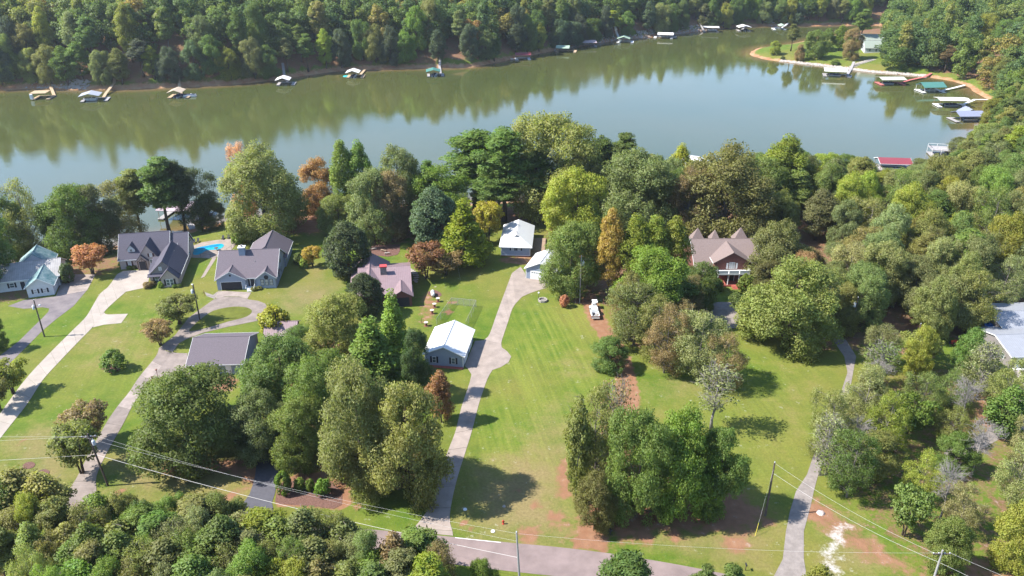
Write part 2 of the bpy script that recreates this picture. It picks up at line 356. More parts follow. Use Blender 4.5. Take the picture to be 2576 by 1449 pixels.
def water_material():
    m, N, L, b = nodes_mat('lake_water')
    tc = N.new('ShaderNodeTexCoord').outputs['Object']
    a = N.new('ShaderNodeAttribute'); a.attribute_name = 'shallow'
    nz = noise(N, L, tc, 0.012, 4, 0.5)
    c = mix(N, L, rng_(N, L, nz, 0.35, 0.65), (0.056, 0.068, 0.020), (0.074, 0.078, 0.024))
    c = mix(N, L, math_(N, L, 'MULTIPLY', a.outputs['Fac'], 0.9), c, (0.19, 0.115, 0.05))
    L.new(c, b.inputs['Base Color']); L.new(rng_(N, L, noise(N, L, tc, 0.009, 5, 0.6, 1.5), 0.4, 0.65, 0.03, 0.10), b.inputs['Roughness']); b.inputs['IOR'].default_value = 1.62; b.inputs['Specular IOR Level'].default_value = 0.5
    mp = N.new('ShaderNodeMapping'); mp.inputs['Scale'].default_value = (1.0, 1.0, 1.0); L.new(tc, mp.inputs['Vector'])
    w1 = noise(N, L, mp.outputs[0], 0.9, 4, 0.6); w2 = noise(N, L, mp.outputs[0], 0.07, 3, 0.5)
    bp = N.new('ShaderNodeBump'); bp.inputs['Strength'].default_value = 0.16; bp.inputs['Distance'].default_value = 0.10
    L.new(math_(N, L, 'MULTIPLY', w1, rng_(N, L, w2, 0.35, 0.65, 0.35, 1.0)), bp.inputs['Height']); L.new(bp.outputs[0], b.inputs['Normal'])
    return m
wx = axis([(-6000, -600, 900), (-600, -300, 20), (-300, 330, 5), (330, 600, 30), (600, 6000, 900)]); wy = axis([(-1500, 180, 240), (180, 720, 5), (720, 9000, 900)])
WXm, WYm = np.meshgrid(wx, wy); WP = np.stack([WXm.ravel(), WYm.ravel()], 1); wd = poly_sd(WP, SA, SB)
me = grid_mesh('lake', wx, wy, np.full(len(WP), WATER), water_material()); attr(me, 'shallow', np.clip(1 + wd / 13.0, 0, 1) ** 2)
tag(link('lake', me), kind='structure')

# ------------------------------------------------------------------ drives and the road
M_conc_w = mat('pale_concrete', (0.375, 0.325, 0.28), 0.9, 0.2, var=0.09, scale=0.3, objvar=0.035, bump=0.1)
M_conc = mat('old_concrete', (0.29, 0.24, 0.212), 0.92, 0.2, var=0.16, scale=0.45, objvar=0.2, bump=0.15)
M_conc2 = mat('tan_concrete', (0.325, 0.268, 0.232), 0.92, 0.2, var=0.12, scale=0.45, objvar=0.11, bump=0.15)
M_asph = mat('new_asphalt', (0.10, 0.098, 0.115), 0.9, 0.2, var=0.08, scale=1.5, bump=0.3)
M_asph2 = mat('weathered_asphalt', (0.20, 0.172, 0.168), 0.9, 0.2, var=0.16, scale=0.35, bump=0.3, col2=(0.115, 0.10, 0.108))
M_road = mat('road_asphalt', (0.245, 0.188, 0.178), 0.9, 0.2, var=0.12, scale=0.3, bump=0.25)
M_gdrive = mat('grey_gravel_drive', (0.27, 0.235, 0.215), 0.95, 0.15, var=0.14, scale=0.8, bump=0.4)
def spline(pts, n=4, closed=False):
    P = [Vector((p[0], p[1])) for p in pts]; out = []
    k = len(P); rngk = range(k) if closed else range(k - 1)
    for i in rngk:
        p0 = P[(i - 1) % k] if closed or i > 0 else P[i]; p1 = P[i]; p2 = P[(i + 1) % k]
        p3 = P[(i + 2) % k] if closed or i + 2 < k else P[(i + 1) % k]
        for j in range(n):
            t = j / n
            out.append(0.5 * ((2 * p1) + (-p0 + p2) * t + (2 * p0 - 5 * p1 + 4 * p2 - p3) * t * t + (-p0 + 3 * p1 - 3 * p2 + p3) * t ** 3))
    if not closed: out.append(P[-1])
    return out
def plate(name, pts, m, parent=None, z=0.05, smooth=0, thick=0.12):
    """a paved patch: outline in picture pixels laid on level ground, as a thin slab"""
    W = [G0(x, y) for x, y in pts]
    if smooth: W = [Vector((p.x, p.y, 0)) for p in spline(W, smooth, True)]
    bm = bmesh.new(); vs_ = [bm.verts.new((p.x, p.y, z)) for p in W]; f = bm.faces.new(vs_)
    r = bmesh.ops.extrude_face_region(bm, geom=[f])
    ev = [g for g in r['geom'] if isinstance(g, bmesh.types.BMVert)]
    bmesh.ops.translate(bm, verts=ev, vec=(0, 0, -thick)); bmesh.ops.recalc_face_normals(bm, faces=bm.faces)
    bmesh.ops.triangulate(bm, faces=[g for g in bm.faces if len(g.verts) > 4])
    me = bpy.data.meshes.new(name); bm.to_mesh(me); bm.free(); me.materials.append(m); return link(name, me, parent)
def resample(pts, n):
    W = spline([G0(*p) for p in pts], 6); d = [0]
    for a, b in zip(W[:-1], W[1:]): d.append(d[-1] + (b - a).length)
    t = np.linspace(0, d[-1], n); X = np.interp(t, d, [p.x for p in W]); Y = np.interp(t, d, [p.y for p in W])
    return [Vector((x, y, 0)) for x, y in zip(X, Y)]
def slab_drive(name, left, right, m, step, z=0.05):
    """a concrete drive cast in slabs: one piece per slab with an open joint between them"""
    root = tag(empty(name, (0, 0, 0)), kind='structure')
    n = max(3, int(sum((G0(*a) - G0(*b)).length for a, b in zip(left[:-1], left[1:])) / step))
    k = 3; Ls = resample(left, n * k + 1); Rs = resample(right, n * k + 1)
    for i in range(n):
        l = Ls[i * k:(i + 1) * k + 1]; r = Rs[i * k:(i + 1) * k + 1]
        l = list(l); r = list(r)
        dl = (l[1] - l[0]).normalized() * 0.06; dr_ = (r[1] - r[0]).normalized() * 0.06
        l[0] = l[0] + dl; r[0] = r[0] + dr_
        top = [Vector((p.x, p.y, z)) for p in l] + [Vector((p.x, p.y, z)) for p in reversed(r)]
        MB().slab(list(reversed(top)), 0.13).build('slab', m, root)
    return root
# white concrete drive of the brick house
d1 = slab_drive('concrete_driveway', [(-70, 1140), (-30, 1082), (0, 1041), (62, 957), (117, 897), (180, 834), (215, 799), (232, 772), (252, 739), (272, 722), (295, 690)],
                [(-20, 1140), (-8, 1115), (17, 1082), (70, 1014), (107, 957), (155, 904), (200, 857), (232, 824), (262, 785), (285, 762), (317, 734)], M_conc_w, 5.0)
plate('parking_slab', [(295.2, 690), (310, 682), (345, 680), (381, 678), (376, 695), (372, 714), (366, 724), (340, 729), (317.2, 734)], M_conc_w, d1, 0.046)
plate('turning_slab', [(233, 824), (248, 802), (262, 786), (265, 790), (272, 791.5), (322, 789.5), (305, 813), (262, 817)], M_conc_w, d1, 0.042)
# asphalt drive of the green roofed house
plate('asphalt_driveway', [(-90, 985), (0, 895), (47, 859), (82, 824), (105, 802), (122, 784), (124, 776), (107, 773), (60, 777), (20, 770), (60, 755), (140, 746), (218, 731), (185, 770), (140, 804), (107, 832), (75, 864), (32, 907), (10, 935), (-60, 1005)], M_asph2, z=0.03, thick=0.1)['kind'] = 'structure'
plate('concrete_apron', [(140, 746), (160, 700), (180, 690), (240, 691), (219, 731)], M_conc, z=0.05)['kind'] = 'structure'
# old concrete drive with the turning loop
d3 = slab_drive('loop_driveway', [(150, 1268), (165, 1245), (195, 1199), (222, 1145), (262, 1074), (275, 1052), (300, 1017), (325, 987), (350, 949), (392, 897), (400, 876)],
                [(240, 1262), (243, 1238), (243, 1197), (270, 1137), (306, 1074), (320, 1047), (335, 1017), (352, 992), (376, 958), (412, 915), (432, 888)], M_conc, 5.5)
plate('loop_slab', [(400, 876), (440, 844), (475, 799), (512, 772), (540, 752), (560, 747), (600, 747), (627, 754), (649, 757), (667, 764), (675, 777), (659, 802), (644, 808), (575, 822), (512, 837), (467, 854), (450, 864), (434, 886)], M_conc, d3, 0.046)
plate('court_slab', [(378, 957), (412, 913), (433, 886), (442, 888), (472, 889), (472, 922), (478, 943), (405, 949)], M_conc, d3, 0.042)
plate('front_slab', [(545, 751), (541, 747), (549, 733), (565, 732), (632, 736), (622, 752), (600, 746), (565, 746)], M_conc, d3, 0.040)
M_turf = mat('island_turf', (0.125, 0.14, 0.026), 0.95, 0.1, var=0.14, scale=0.5, bump=0.4, bscale=8)
tag(plate('lawn_island', [(477, 834), (487, 820), (500, 807), (537, 782), (587, 772), (620, 774), (634, 783), (620, 797), (575, 809), (525, 824)], M_turf, z=0.06, smooth=3, thick=0.1), kind='structure')
# blacktop drive under the trees
plate('blacktop_driveway', [(560, 1325), (592, 1294), (605, 1276), (628, 1243), (640, 1208), (645, 1170), (650, 1120), (690, 1050), (730, 1050), (700, 1110), (699, 1150), (702, 1180), (692, 1240), (684, 1265), (690, 1290), (712, 1330)], M_asph, z=0.05)['kind'] = 'structure'
# the long drive
d5 = slab_drive('long_driveway', [(1040, 1330), (1069, 1294), (1089, 1257), (1106, 1194), (1131, 1124), (1146, 1085), (1161, 1024), (1181, 964), (1186, 942)],
                [(1138, 1336), (1131, 1304), (1139, 1249), (1154, 1190), (1171, 1137), (1187, 1085), (1206, 1012), (1226, 954), (1239, 931)], M_conc2, 4.6)
d5b = slab_drive('long_driveway', [(1217, 856), (1231, 842), (1249, 792), (1274, 724), (1288, 687)], [(1261, 866), (1263, 855), (1279, 807), (1288, 779), (1297, 764)], M_conc2, 4.6)
plate('flare_slab', [(1040, 1330), (1138, 1336), (1140, 1348), (1036, 1338)], M_conc2, d5, 0.044)
plate('court_slab', [(1186, 942), (1176, 926), (1169, 921), (1182, 889), (1195, 858), (1217, 856), (1261, 866), (1262, 874), (1276, 884), (1286, 897), (1279, 912), (1259, 924), (1239, 931)], M_conc2, d5, 0.044)
plate('court_slab', [(1288, 687), (1310, 671), (1321, 688), (1323, 700), (1345, 703), (1392, 710), (1375, 724), (1335, 737), (1313, 747), (1297, 764)], M_conc2, d5b, 0.044)
# gravel and asphalt drive on the east lot
plate('gravel_driveway', [(1935, 1475), (1947, 1449), (1969, 1407), (1977, 1337), (1987, 1287), (2002, 1237), (2030, 1194), (2045, 1150), (2075, 1085), (2108, 1010), (2132, 937), (2124, 897), (2100, 862), (2070, 832), (2095, 825), (2130, 858), (2154, 897), (2150, 915), (2135, 1000), (2100, 1085), (2072, 1150), (2057, 1199), (2047, 1237), (2039, 1274), (2022, 1337), (2022, 1407), (2029, 1449), (2040, 1475)], M_gdrive, z=0.045)['kind'] = 'structure'
plate('gravel_turnaround', [(1765, 790), (1775, 765), (1840, 760), (1880, 775), (1920, 800), (1915, 812), (1880, 822), (1830, 826), (1790, 810)], M_gdrive, z=0.04, smooth=2)['kind'] = 'structure'
plate('concrete_driveway', [(2548, 932), (2600, 928), (2660, 1010), (2600, 1010)], M_conc_w, z=0.05)['kind'] = 'structure'
plate('gravel_lane', [(2380, 1130), (2480, 1090), (2560, 1010), (2640, 1000), (2640, 1060), (2540, 1090), (2470, 1130), (2390, 1150)], M_gdrive, z=0.03, smooth=2)['kind'] = 'structure'
# road
RT = [(-260, 1228), (0, 1248), (165, 1262), (400, 1288), (690, 1316), (930, 1332), (1036, 1341), (1140, 1351), (1288, 1366), (1408, 1377), (1538, 1393), (1638, 1409), (1713, 1422), (1790, 1437), (1900, 1461), (2100, 1508), (2500, 1600)]
RB = [(-260, 1306), (0, 1326), (165, 1340), (400, 1364), (690, 1390), (930, 1402), (1036, 1410), (1140, 1420), (1288, 1438), (1408, 1451), (1538, 1470), (1638, 1488), (1713, 1503), (1790, 1520), (1900, 1548), (2100, 1604), (2500, 1710)]
rl = resample(RT, 60); rb = resample(RB, 60)
mb = MB()
for i in range(59): mb.slab([Vector((*p.xy, 0.035)) for p in (rb[i], rb[i + 1], rl[i + 1], rl[i])], 0.1)
tag(mb.build('road', M_road), kind='structure')
M_line = mat('white_paint', (0.78, 0.77, 0.74), 0.7, 0.3, var=0.12, scale=3)
for a, b in [((1145, 1353), (1260, 1365))]:
    A_, B_ = G0(*a), G0(*b); n_ = Vector((-(B_ - A_).y, (B_ - A_).x, 0)).normalized() * 0.06
    tag(MB().slab([p + Vector((0, 0, 0.042)) for p in (A_ - n_, B_ - n_, B_ + n_, A_ + n_)], 0.004).build('edge_line', M_line), kind='structure')
# foot path beside the blue house, pool terrace
plate('side_path', [(505, 700), (515, 696), (545, 648), (536, 646)], M_conc2, z=0.04)['kind'] = 'structure'
plate('mulch_path', [(536, 742), (548, 733), (540, 752), (520, 745), (515, 735)], M_gdrive, z=0.02)['kind'] = 'structure'
M_mulch = mat('dark_mulch', (0.18, 0.10, 0.08), 0.95, 0.1, var=0.25, scale=5, bump=0.6, bscale=9)
tag(plate('mulch_bed', [(926, 634), (932, 620), (950, 616), (1006, 615), (1006, 632), (1000, 641), (976, 646), (945, 643), (926, 642)], M_mulch, z=0.06), kind='structure')
tag(plate('mulch_bed', [(692, 1262), (697, 1232), (712, 1212), (760, 1208), (832, 1211), (862, 1238), (860, 1270), (840, 1280), (760, 1272), (705, 1268)], M_mulch, z=0.04), kind='structure')
tag(plate('mulch_bed', [(252, 925), (266, 918), (290, 917), (303, 926), (296, 934), (276, 939), (262, 932)], M_mulch, z=0.06, smooth=2), kind='structure')
for x, y in [(72, 1171), (108, 1190)]:
    tag(plate('mulch_bed', [(x - 16, y + 4), (x - 8, y - 6), (x + 8, y - 9), (x + 17, y - 3), (x + 10, y + 6), (x - 6, y + 9)], M_mulch, z=0.06, smooth=2), kind='structure')
tag(plate('mulch_bed', [(1075, 735), (1095, 730), (1110, 738), (1108, 746), (1085, 746)], M_mulch, z=0.04, smooth=2), kind='structure')
# ------------------------------------------------------------------ trees
def leaf_material(name, far=False):
    m, N, L, b = nodes_mat(name)
    oi = N.new('ShaderNodeObjectInfo'); ge = N.new('ShaderNodeNewGeometry'); tc = N.new('ShaderNodeTexCoord').outputs['Object']
    if far:
        rp = N.new('ShaderNodeValToRGB'); L.new(oi.outputs['Random'], rp.inputs['Fac']); e = rp.color_ramp.elements
        cols = [(0.0, (0.109, 0.160, 0.043)), (0.2, (0.134, 0.187, 0.052)), (0.4, (0.097, 0.156, 0.057)), (0.55, (0.167, 0.217, 0.047)), (0.7, (0.114, 0.167, 0.055)), (0.85, (0.205, 0.239, 0.057)), (0.94, (0.255, 0.231, 0.062)), (0.985, (0.310, 0.186, 0.075))]
        e[0].position = 0; e[0].color = (*cols[0][1], 1); e[1].position = cols[1][0]; e[1].color = (*cols[1][1], 1)
        for p, c in cols[2:]: q = e.new(p); q.color = (*c, 1)
        base = rp.outputs['Color']
    else: base = oi.outputs['Color']
    isl = ge.outputs['Random Per Island']
    cl = noise(N, L, tc, 0.45, 3, 0.6)
    k = math_(N, L, 'MULTIPLY', rng_(N, L, isl, 0, 1, 0.74, 1.28), rng_(N, L, cl, 0.3, 0.7, 0.8, 1.2))
    cb = N.new('ShaderNodeCombineColor')
    for i in range(3): L.new(k, cb.inputs[i])
    c = mix(N, L, 1.0, base, cb.outputs[0], 'MULTIPLY')
    hs = N.new('ShaderNodeHueSaturation'); L.new(c, hs.inputs['Color']); L.new(rng_(N, L, noise(N, L, tc, 0.9, 2), 0.3, 0.7, 0.482, 0.515), hs.inputs['Hue'])
    L.new(rng_(N, L, isl, 0.0, 1.0, 1.14, 0.94), hs.inputs['Saturation'])
    c = hs.outputs['Color']
    L.new(c, b.inputs['Base Color']); b.inputs['Roughness'].default_value = 0.55; b.inputs['Specular IOR Level'].default_value = 0.28
    tr = N.new('ShaderNodeBsdfTranslucent'); L.new(mix(N, L, 1.0, c, (1.15, 1.25, 0.7), 'MULTIPLY'), tr.inputs['Color'])
    ms = N.new('ShaderNodeMixShader'); ms.inputs[0].default_value = 0.45
    L.new(b.outputs[0], ms.inputs[1]); L.new(tr.outputs[0], ms.inputs[2]); L.new(ms.outputs[0], N['Material Output'].inputs['Surface'])
    return m
M_leaf = leaf_material('foliage'); M_leaf_far = leaf_material('wood_foliage', True)
M_bark = mat('bark', (0.125, 0.095, 0.075), 0.95, 0.1, var=0.2, scale=3, bump=0.5, bscale=8)
M_bark_g = mat('grey_bark', (0.24, 0.21, 0.185), 0.95, 0.1, var=0.18, scale=3, bump=0.5, bscale=8)
M_bark_w = mat('bleached_wood', (0.27, 0.245, 0.23), 0.95, 0.1, var=0.15, scale=3, bump=0.4, bscale=8)

def unit(v): return v / np.maximum(np.linalg.norm(v, axis=-1, keepdims=True), 1e-9)
def leaves_mesh(name, C, Rad, n_per, size, r_, elong=1.0, flat=0.75, centre=None, nb=0.6, m=None, droop=0.0, shell=0.55):
    """leaf sprays: n_per small leaf faces around each clump centre C with clump radii Rad"""
    K = len(C); n_per = np.broadcast_to(np.asarray(n_per), (K,)); idx = np.repeat(np.arange(K), n_per); n = len(idx)
    d = unit(r_.normal(size=(n, 3))); rr = shell + (1 - shell) * r_.random(n) ** 0.6
    off = d * (Rad[idx] * rr)[:, None]; off[:, 2] *= flat
    pos = C[idx] + off; pos[:, 2] -= droop * (1 - rr) * 0
    nrm = unit(d * 0.55 + r_.normal(size=(n, 3)) * 0.75 + np.array([0, 0, 0.35]))
    t = unit(np.cross(nrm, r_.normal(size=(n, 3)))); bt = np.cross(nrm, t)
    sz = size * (0.55 + 0.9 * r_.random(n)); a = t * (sz * elong)[:, None] * 0.5; b = bt * (sz / elong)[:, None] * 0.5
    jit = lambda: 1 + 0.35 * (r_.random(n)[:, None] - 0.5)
    V = np.stack([pos - a * jit(), pos - b * jit() * 0.9 + a * 0.15, pos + a * jit(), pos + b * jit() + nrm * sz[:, None] * 0.12], 1).reshape(-1, 3)
    cen = centre if centre is not None else C.mean(0)
    on = unit(d * 0.40 + unit(pos - cen) * 0.45 + nrm * 0.70 + np.array([0, 0, 0.45]))
    me = bpy.data.meshes.new(name); me.vertices.add(4 * n); me.vertices.foreach_set('co', V.astype(np.float32).ravel())
    me.loops.add(4 * n); me.loops.foreach_set('vertex_index', np.arange(4 * n, dtype=np.int32)); me.polygons.add(n)
    me.polygons.foreach_set('loop_start', np.arange(0, 4 * n, 4, dtype=np.int32)); me.polygons.foreach_set('use_smooth', np.ones(n, bool))
    me.update(calc_edges=True); me.normals_split_custom_set_from_vertices(np.repeat(on, 4, 0).astype(np.float32).tolist())
    me.materials.append(m or M_leaf); return me
def limb(p0, p1, r0, r1, r_, sag=0.12, n=4):
    p0 = np.array(p0, float); p1 = np.array(p1, float); L = np.linalg.norm(p1 - p0); out = []; rad = []
    side = r_.normal(size=3) * L * 0.07
    for i in range(n + 1):
        t = i / n; q = p0 * (1 - t) + p1 * t + side * math.sin(math.pi * t) + np.array([0, 0, L * sag * math.sin(math.pi * t)])
        out.append(q); rad.append(r0 * (1 - t) + r1 * t)
    return out, rad
PROTO = {}
def crown_shape(kind, t):
    if kind == 'round': return np.sqrt(np.clip(1 - (2 * t - 0.86) ** 2 / 1.35, 0.02, 1))
    if kind == 'broad': return np.sqrt(np.clip(1 - t ** 2.6, 0.03, 1)) * np.clip(0.70 + 1.3 * t, 0, 1)
    if kind == 'tall': return np.clip(np.sin(np.pi * np.clip(t * 0.86 + 0.14, 0, 1)) ** 0.62, 0.12, 1)
    if kind == 'cone': return np.clip(1.06 - t ** 1.05, 0.05, 1) * np.clip(0.6 + 2.5 * t, 0, 1)
    if kind == 'pine': return np.clip(1.0 - 0.75 * t ** 1.8, 0.1, 1) * np.clip(0.45 + 1.3 * t, 0, 1)
    if kind == 'vase': return np.clip(0.5 + 0.75 * t - 0.55 * t ** 4, 0.2, 1)
def make_tree(key, shape, H, W, base, n_cl, cl_r, n_leaf, size, seed, bark=None, elong=1.0, flat=0.75, limbs=14, trunk_r=0.3, inner=0.55, multi=1, lump=0.28, m=None, shell=0.55, limb_r=0.32, top_frac=0.72, twigs=0):
    """one tree: trunk with limbs running out to the leaf clumps of its crown; H tall, W wide, crown from base*H up"""
    r_ = np.random.default_rng(seed); z0 = H * base; hc = H - z0; rW = W / 2
    ph = r_.random(6) * 6.28
    if shape in ('broad', 'round') and H > 4:            # crown built from several branch masses
        M = int(10 + r_.integers(4)); S = [np.array([0, 0, z0 + hc * 0.70])]; SR = [rW * 0.50]
        for k in range(M):
            th = 6.283 * (k + 0.5 * r_.random()) / M; lev = (0.14, 0.42, 0.30, 0.62)[k % 4] + 0.08 * r_.normal(); rr_ = rW * float(crown_shape(shape, np.clip(np.array(lev), 0, 1))) * (0.50 + 0.20 * r_.random())
            S.append(np.array([rr_ * math.cos(th), rr_ * math.sin(th), z0 + hc * lev])); SR.append(rW * (0.34 + 0.17 * r_.random()))
        S = np.array(S); SR = np.array(SR); pick = r_.choice(len(S), n_cl * 3, p=SR ** 2 / (SR ** 2).sum())
        d_ = unit(r_.normal(size=(n_cl * 3, 3)) + np.array([0, 0, 0.25])); c0 = np.array([0, 0, z0 + hc * 0.3])
        d_ = unit(d_ + unit(S[pick] - c0) * 0.45); q_ = S[pick] + d_ * (SR[pick] * (inner + (1 - inner) * r_.random(n_cl * 3) ** 0.5))[:, None] * np.array([1, 1, min(0.95, hc / W * 0.95)])
        C = []
        for p in q_:
            if p[2] < z0 * 0.85 or p[2] > H - cl_r * 0.3: continue
            if C and (((np.array(C) - p) ** 2).sum(1)).min() < (cl_r * 0.42) ** 2: continue
            C.append(p)
            if len(C) >= n_cl: break
    else:
        C = []; tries = 0
        while len(C) < n_cl and tries < 20000:
            tries += 1
            t = r_.random() ** 0.8; th = r_.random() * 2 * math.pi
            lumpf = 1 - lump + lump * (0.5 + 0.5 * math.sin(2 * th + ph[0] + 3 * t) * math.sin(3 * th + ph[1] - 4 * t)) + lump * 0.35 * math.sin(5 * th + ph[2] + 7 * t)
            rm = float(crown_shape(shape, np.array(t))) * rW * lumpf
            if r_.random() > (rm / rW) ** 0.8 + 0.15: continue
            rad = max(rm - cl_r * 0.55, 0.0) * (inner + (1 - inner) * r_.random() ** 0.5)
            p = np.array([rad * math.cos(th), rad * math.sin(th), z0 + cl_r * 0.4 + (hc - cl_r * 0.9) * t])
            if C and (((np.array(C) - p) ** 2).sum(1)).min() < (cl_r * 0.42) ** 2: continue
            C.append(p)
    C = np.array(C); Rad = cl_r * (0.6 + 0.75 * r_.random(len(C)))
    nl = np.maximum(6, (n_leaf * (Rad / cl_r) ** 2)).astype(int)
    crown = leaves_mesh('crown', C, Rad, nl, size, r_, elong, flat, centre=np.array([0, 0, z0 + hc * 0.35]), m=m, shell=shell)
    mb = MB(); ztop = z0 + hc * top_frac
    stems = []
    for k in range(multi):
        a = 2 * math.pi * k / multi + r_.random(); sp = 0 if multi == 1 else rW * 0.42
        p = [np.array([0.12 * (multi > 1) * math.cos(a), 0.12 * (multi > 1) * math.sin(a), -0.4])]
        for i in range(1, 6):
            t = i / 5; p.append(np.array([sp * math.cos(a) * t ** 1.3, sp * math.sin(a) * t ** 1.3, ztop * t]) + r_.normal(size=3) * np.array([1, 1, 0.2]) * H * 0.008 * (i < 5))
        rad = [trunk_r * (1.35 if i == 0 else 1 - 0.8 * i / 5) for i in range(6)]
        mb.tube(p, rad, 7); stems.append((p, rad))
    order = r_.permutation(len(C))[:limbs]
    for j in order:
        c = C[j]; p, rad = stems[j % multi]
        zs = max(min(c[2] - np.hypot(c[0], c[1]) * 0.55, ztop * 0.95), z0 * 0.62); t = np.clip(zs / ztop, 0.1, 0.97) * 5; i = int(min(t, 4)); f = t - i
        s = p[i] * (1 - f) + p[i + 1] * f; rs = (rad[i] * (1 - f) + rad[i + 1] * f)
        q, rr = limb(s, c, max(rs * 0.75, 0.03) * limb_r * 2, 0.02, r_); mb.tube(q, rr, 5, False)
        for _ in range(twigs):
            u = r_.integers(2, 5); e = q[u] + unit(r_.normal(size=3) + unit(q[-1] - q[0]) * 0.8 + np.array([0, 0, 0.5])) * cl_r * (0.8 + 0.8 * r_.random())
            q2, r2 = limb(q[u], e, max(rr[u] * 0.7, 0.028), 0.012, r_, 0.05, 3); mb.tube(q2, r2, 4, False)
    tk = mb.mesh('trunk', bark or M_bark, True)
    co = np.empty(len(crown.vertices) * 3, np.float32); crown.vertices.foreach_get('co', co); co = co.reshape(-1, 3)
    top = np.percentile(co[:, 2], 99.7); wid = np.percentile(np.hypot(co[:, 0], co[:, 1]), 98.5) * 2
    PROTO.setdefault(key, []).append((crown, tk, top, wid))
for s_ in range(3): make_tree('oak', 'broad', 15, 13.5, 0.04, 430, 1.1, 140, 0.215, 10 + s_, limbs=26, trunk_r=0.38, lump=0.40, inner=0.5, shell=0.3)
for s_ in range(3): make_tree('round', 'round', 14, 10.5, 0.05, 340, 0.95, 130, 0.195, 20 + s_, limbs=22, trunk_r=0.30, lump=0.36, inner=0.5, shell=0.3)
for s_ in range(2): make_tree('tall', 'tall', 18, 8.0, 0.14, 200, 0.95, 115, 0.225, 30 + s_, limbs=22, trunk_r=0.28, shell=0.3)
for s_ in range(3): make_tree('pine', 'pine', 20, 9.0, 0.36, 100, 1.0, 150, 0.28, 40 + s_, limbs=60, trunk_r=0.27, elong=1.9, flat=0.6, inner=0.3, lump=0.45, top_frac=0.93, limb_r=0.22, shell=0.25)
make_tree('magnolia', 'tall', 11, 8.5, 0.03, 240, 0.8, 115, 0.235, 50, limbs=8, trunk_r=0.25, inner=0.72, lump=0.16, shell=0.5)
make_tree('cedar', 'cone', 13, 7.0, 0.03, 220, 0.7, 90, 0.22, 51, limbs=8, trunk_r=0.24, inner=0.72, lump=0.2, top_frac=0.9, shell=0.4)
make_tree('cedar', 'cone', 15, 8.5, 0.04, 230, 0.85, 95, 0.25, 52, limbs=8, trunk_r=0.26, inner=0.65, lump=0.32, top_frac=0.9, shell=0.4)
for s_ in range(2): make_tree('small', 'vase', 5, 5.6, 0.24, 100, 0.52, 66, 0.18, 60 + s_, limbs=18, trunk_r=0.10, multi=3, flat=0.65, lump=0.36, shell=0.3)
make_tree('weep', 'broad', 3.4, 4.2, 0.08, 70, 0.42, 42, 0.20, 63, limbs=10, trunk_r=0.10, flat=0.9)
for s_ in range(3): make_tree('sparse', 'round', 14, 10, 0.10, 230, 0.95, 84, 0.18, 70 + s_, limbs=60, trunk_r=0.22, bark=M_bark_g, inner=0.35, lump=0.5, shell=0.2, twigs=2, limb_r=0.24)
for s_ in range(2): make_tree('bare', 'vase', 12, 7.5, 0.22, 70, 1.0, 24, 0.24, 80 + s_, limbs=66, trunk_r=0.2, bark=M_bark_w, inner=0.3, lump=0.4, shell=0.2, twigs=5, limb_r=0.22)
for s_ in range(2): make_tree('shrub', 'round', 2.2, 2.6, 0.02, 90, 0.28, 34, 0.16, 90 + s_, limbs=8, trunk_r=0.06, multi=3, inner=0.7, lump=0.22)
for s_ in range(2): make_tree('young', 'tall', 9, 4.6, 0.08, 150, 0.58, 80, 0.175, 95 + s_, limbs=26, trunk_r=0.12, lump=0.45, bark=M_bark_g, twigs=1, shell=0.25)
make_tree('dead', 'vase', 12, 8, 0.25, 60, 1.0, 6, 0.01, 85, limbs=60, trunk_r=0.2, bark=M_bark_w, inner=0.3, lump=0.4, twigs=6, limb_r=0.24)
NAME = dict(oak='broadleaf_tree', round='broadleaf_tree', tall='broadleaf_tree', pine='pine_tree', magnolia='magnolia_tree', cedar='cedar_tree', small='ornamental_tree', weep='ornamental_tree', sparse='thin_tree', bare='bare_tree', shrub='shrub', young='young_tree', dead='bare_tree')
CATG = dict(shrub='shrub')
TINT = dict(green=(0.154, 0.211, 0.053), bright=(0.180, 0.262, 0.048), olive=(0.228, 0.238, 0.074), grey=(0.192, 0.218, 0.082), dark=(0.096, 0.130, 0.050), deep=(0.125, 0.183, 0.046), yellow=(0.336, 0.313, 0.053), yg=(0.252, 0.278, 0.050),
            orange=(0.345, 0.195, 0.085), red=(0.43, 0.205, 0.11), brown=(0.294, 0.218, 0.100), pink=(0.600, 0.302, 0.179), pale=(0.264, 0.276, 0.113), gold=(0.384, 0.278, 0.068), teal=(0.100, 0.130, 0.070), lime=(0.270, 0.300, 0.032))
TREES = []
def place(kind, loc, sxy, sz, tint, label, group=None, var=0.12, rot=None, which=None):
    P = PROTO[kind]; crown, tk, th, tw = P[which if which is not None else int(rng.integers(len(P)))]
    root = empty(NAME[kind], loc, rot if rot is not None else float(rng.random() * 6.283)); root.scale = (sxy, sxy, sz)
    if kind != 'dead':
        c = link('crown', crown, root); t = np.array(TINT[tint]) * (1 + var * rng.normal()) * (1 + 0.05 * rng.normal(size=3)); c.color = (*np.clip(t, 0.01, 0.6), 1)
    link('trunk', tk, root)
    tag(root, label, CATG.get(kind, 'tree'), group); TREES.append((loc[0], loc[1], tw * sxy / 2)); return root
def T(kind, cx, ytop, ybase, wpx, tint, label, group=None, which=None):
    """a tree from its crown centre column, crown top, foot and crown width in the picture"""
    xb = CXP + (cx - CXP) * (4825 - ybase) / (4825 - (ytop * 0.55 + ybase * 0.45))
    b = G(xb, ybase); lo, hi = 0.3, 45
    for _ in range(40):
        m_ = (lo + hi) / 2
        if proj(b.x, b.y, b.z + m_)[1] > ytop: lo = m_
        else: hi = m_
    zz = proj(b.x, b.y, b.z + m_ * 0.6)[2]; P = PROTO[kind]; wi = which if which is not None else int(rng.integers(len(P)))
    return place(kind, b, (wpx * zz / FPX) / P[wi][3] * 1.12, m_ / P[wi][2], tint, label, group, which=wi)
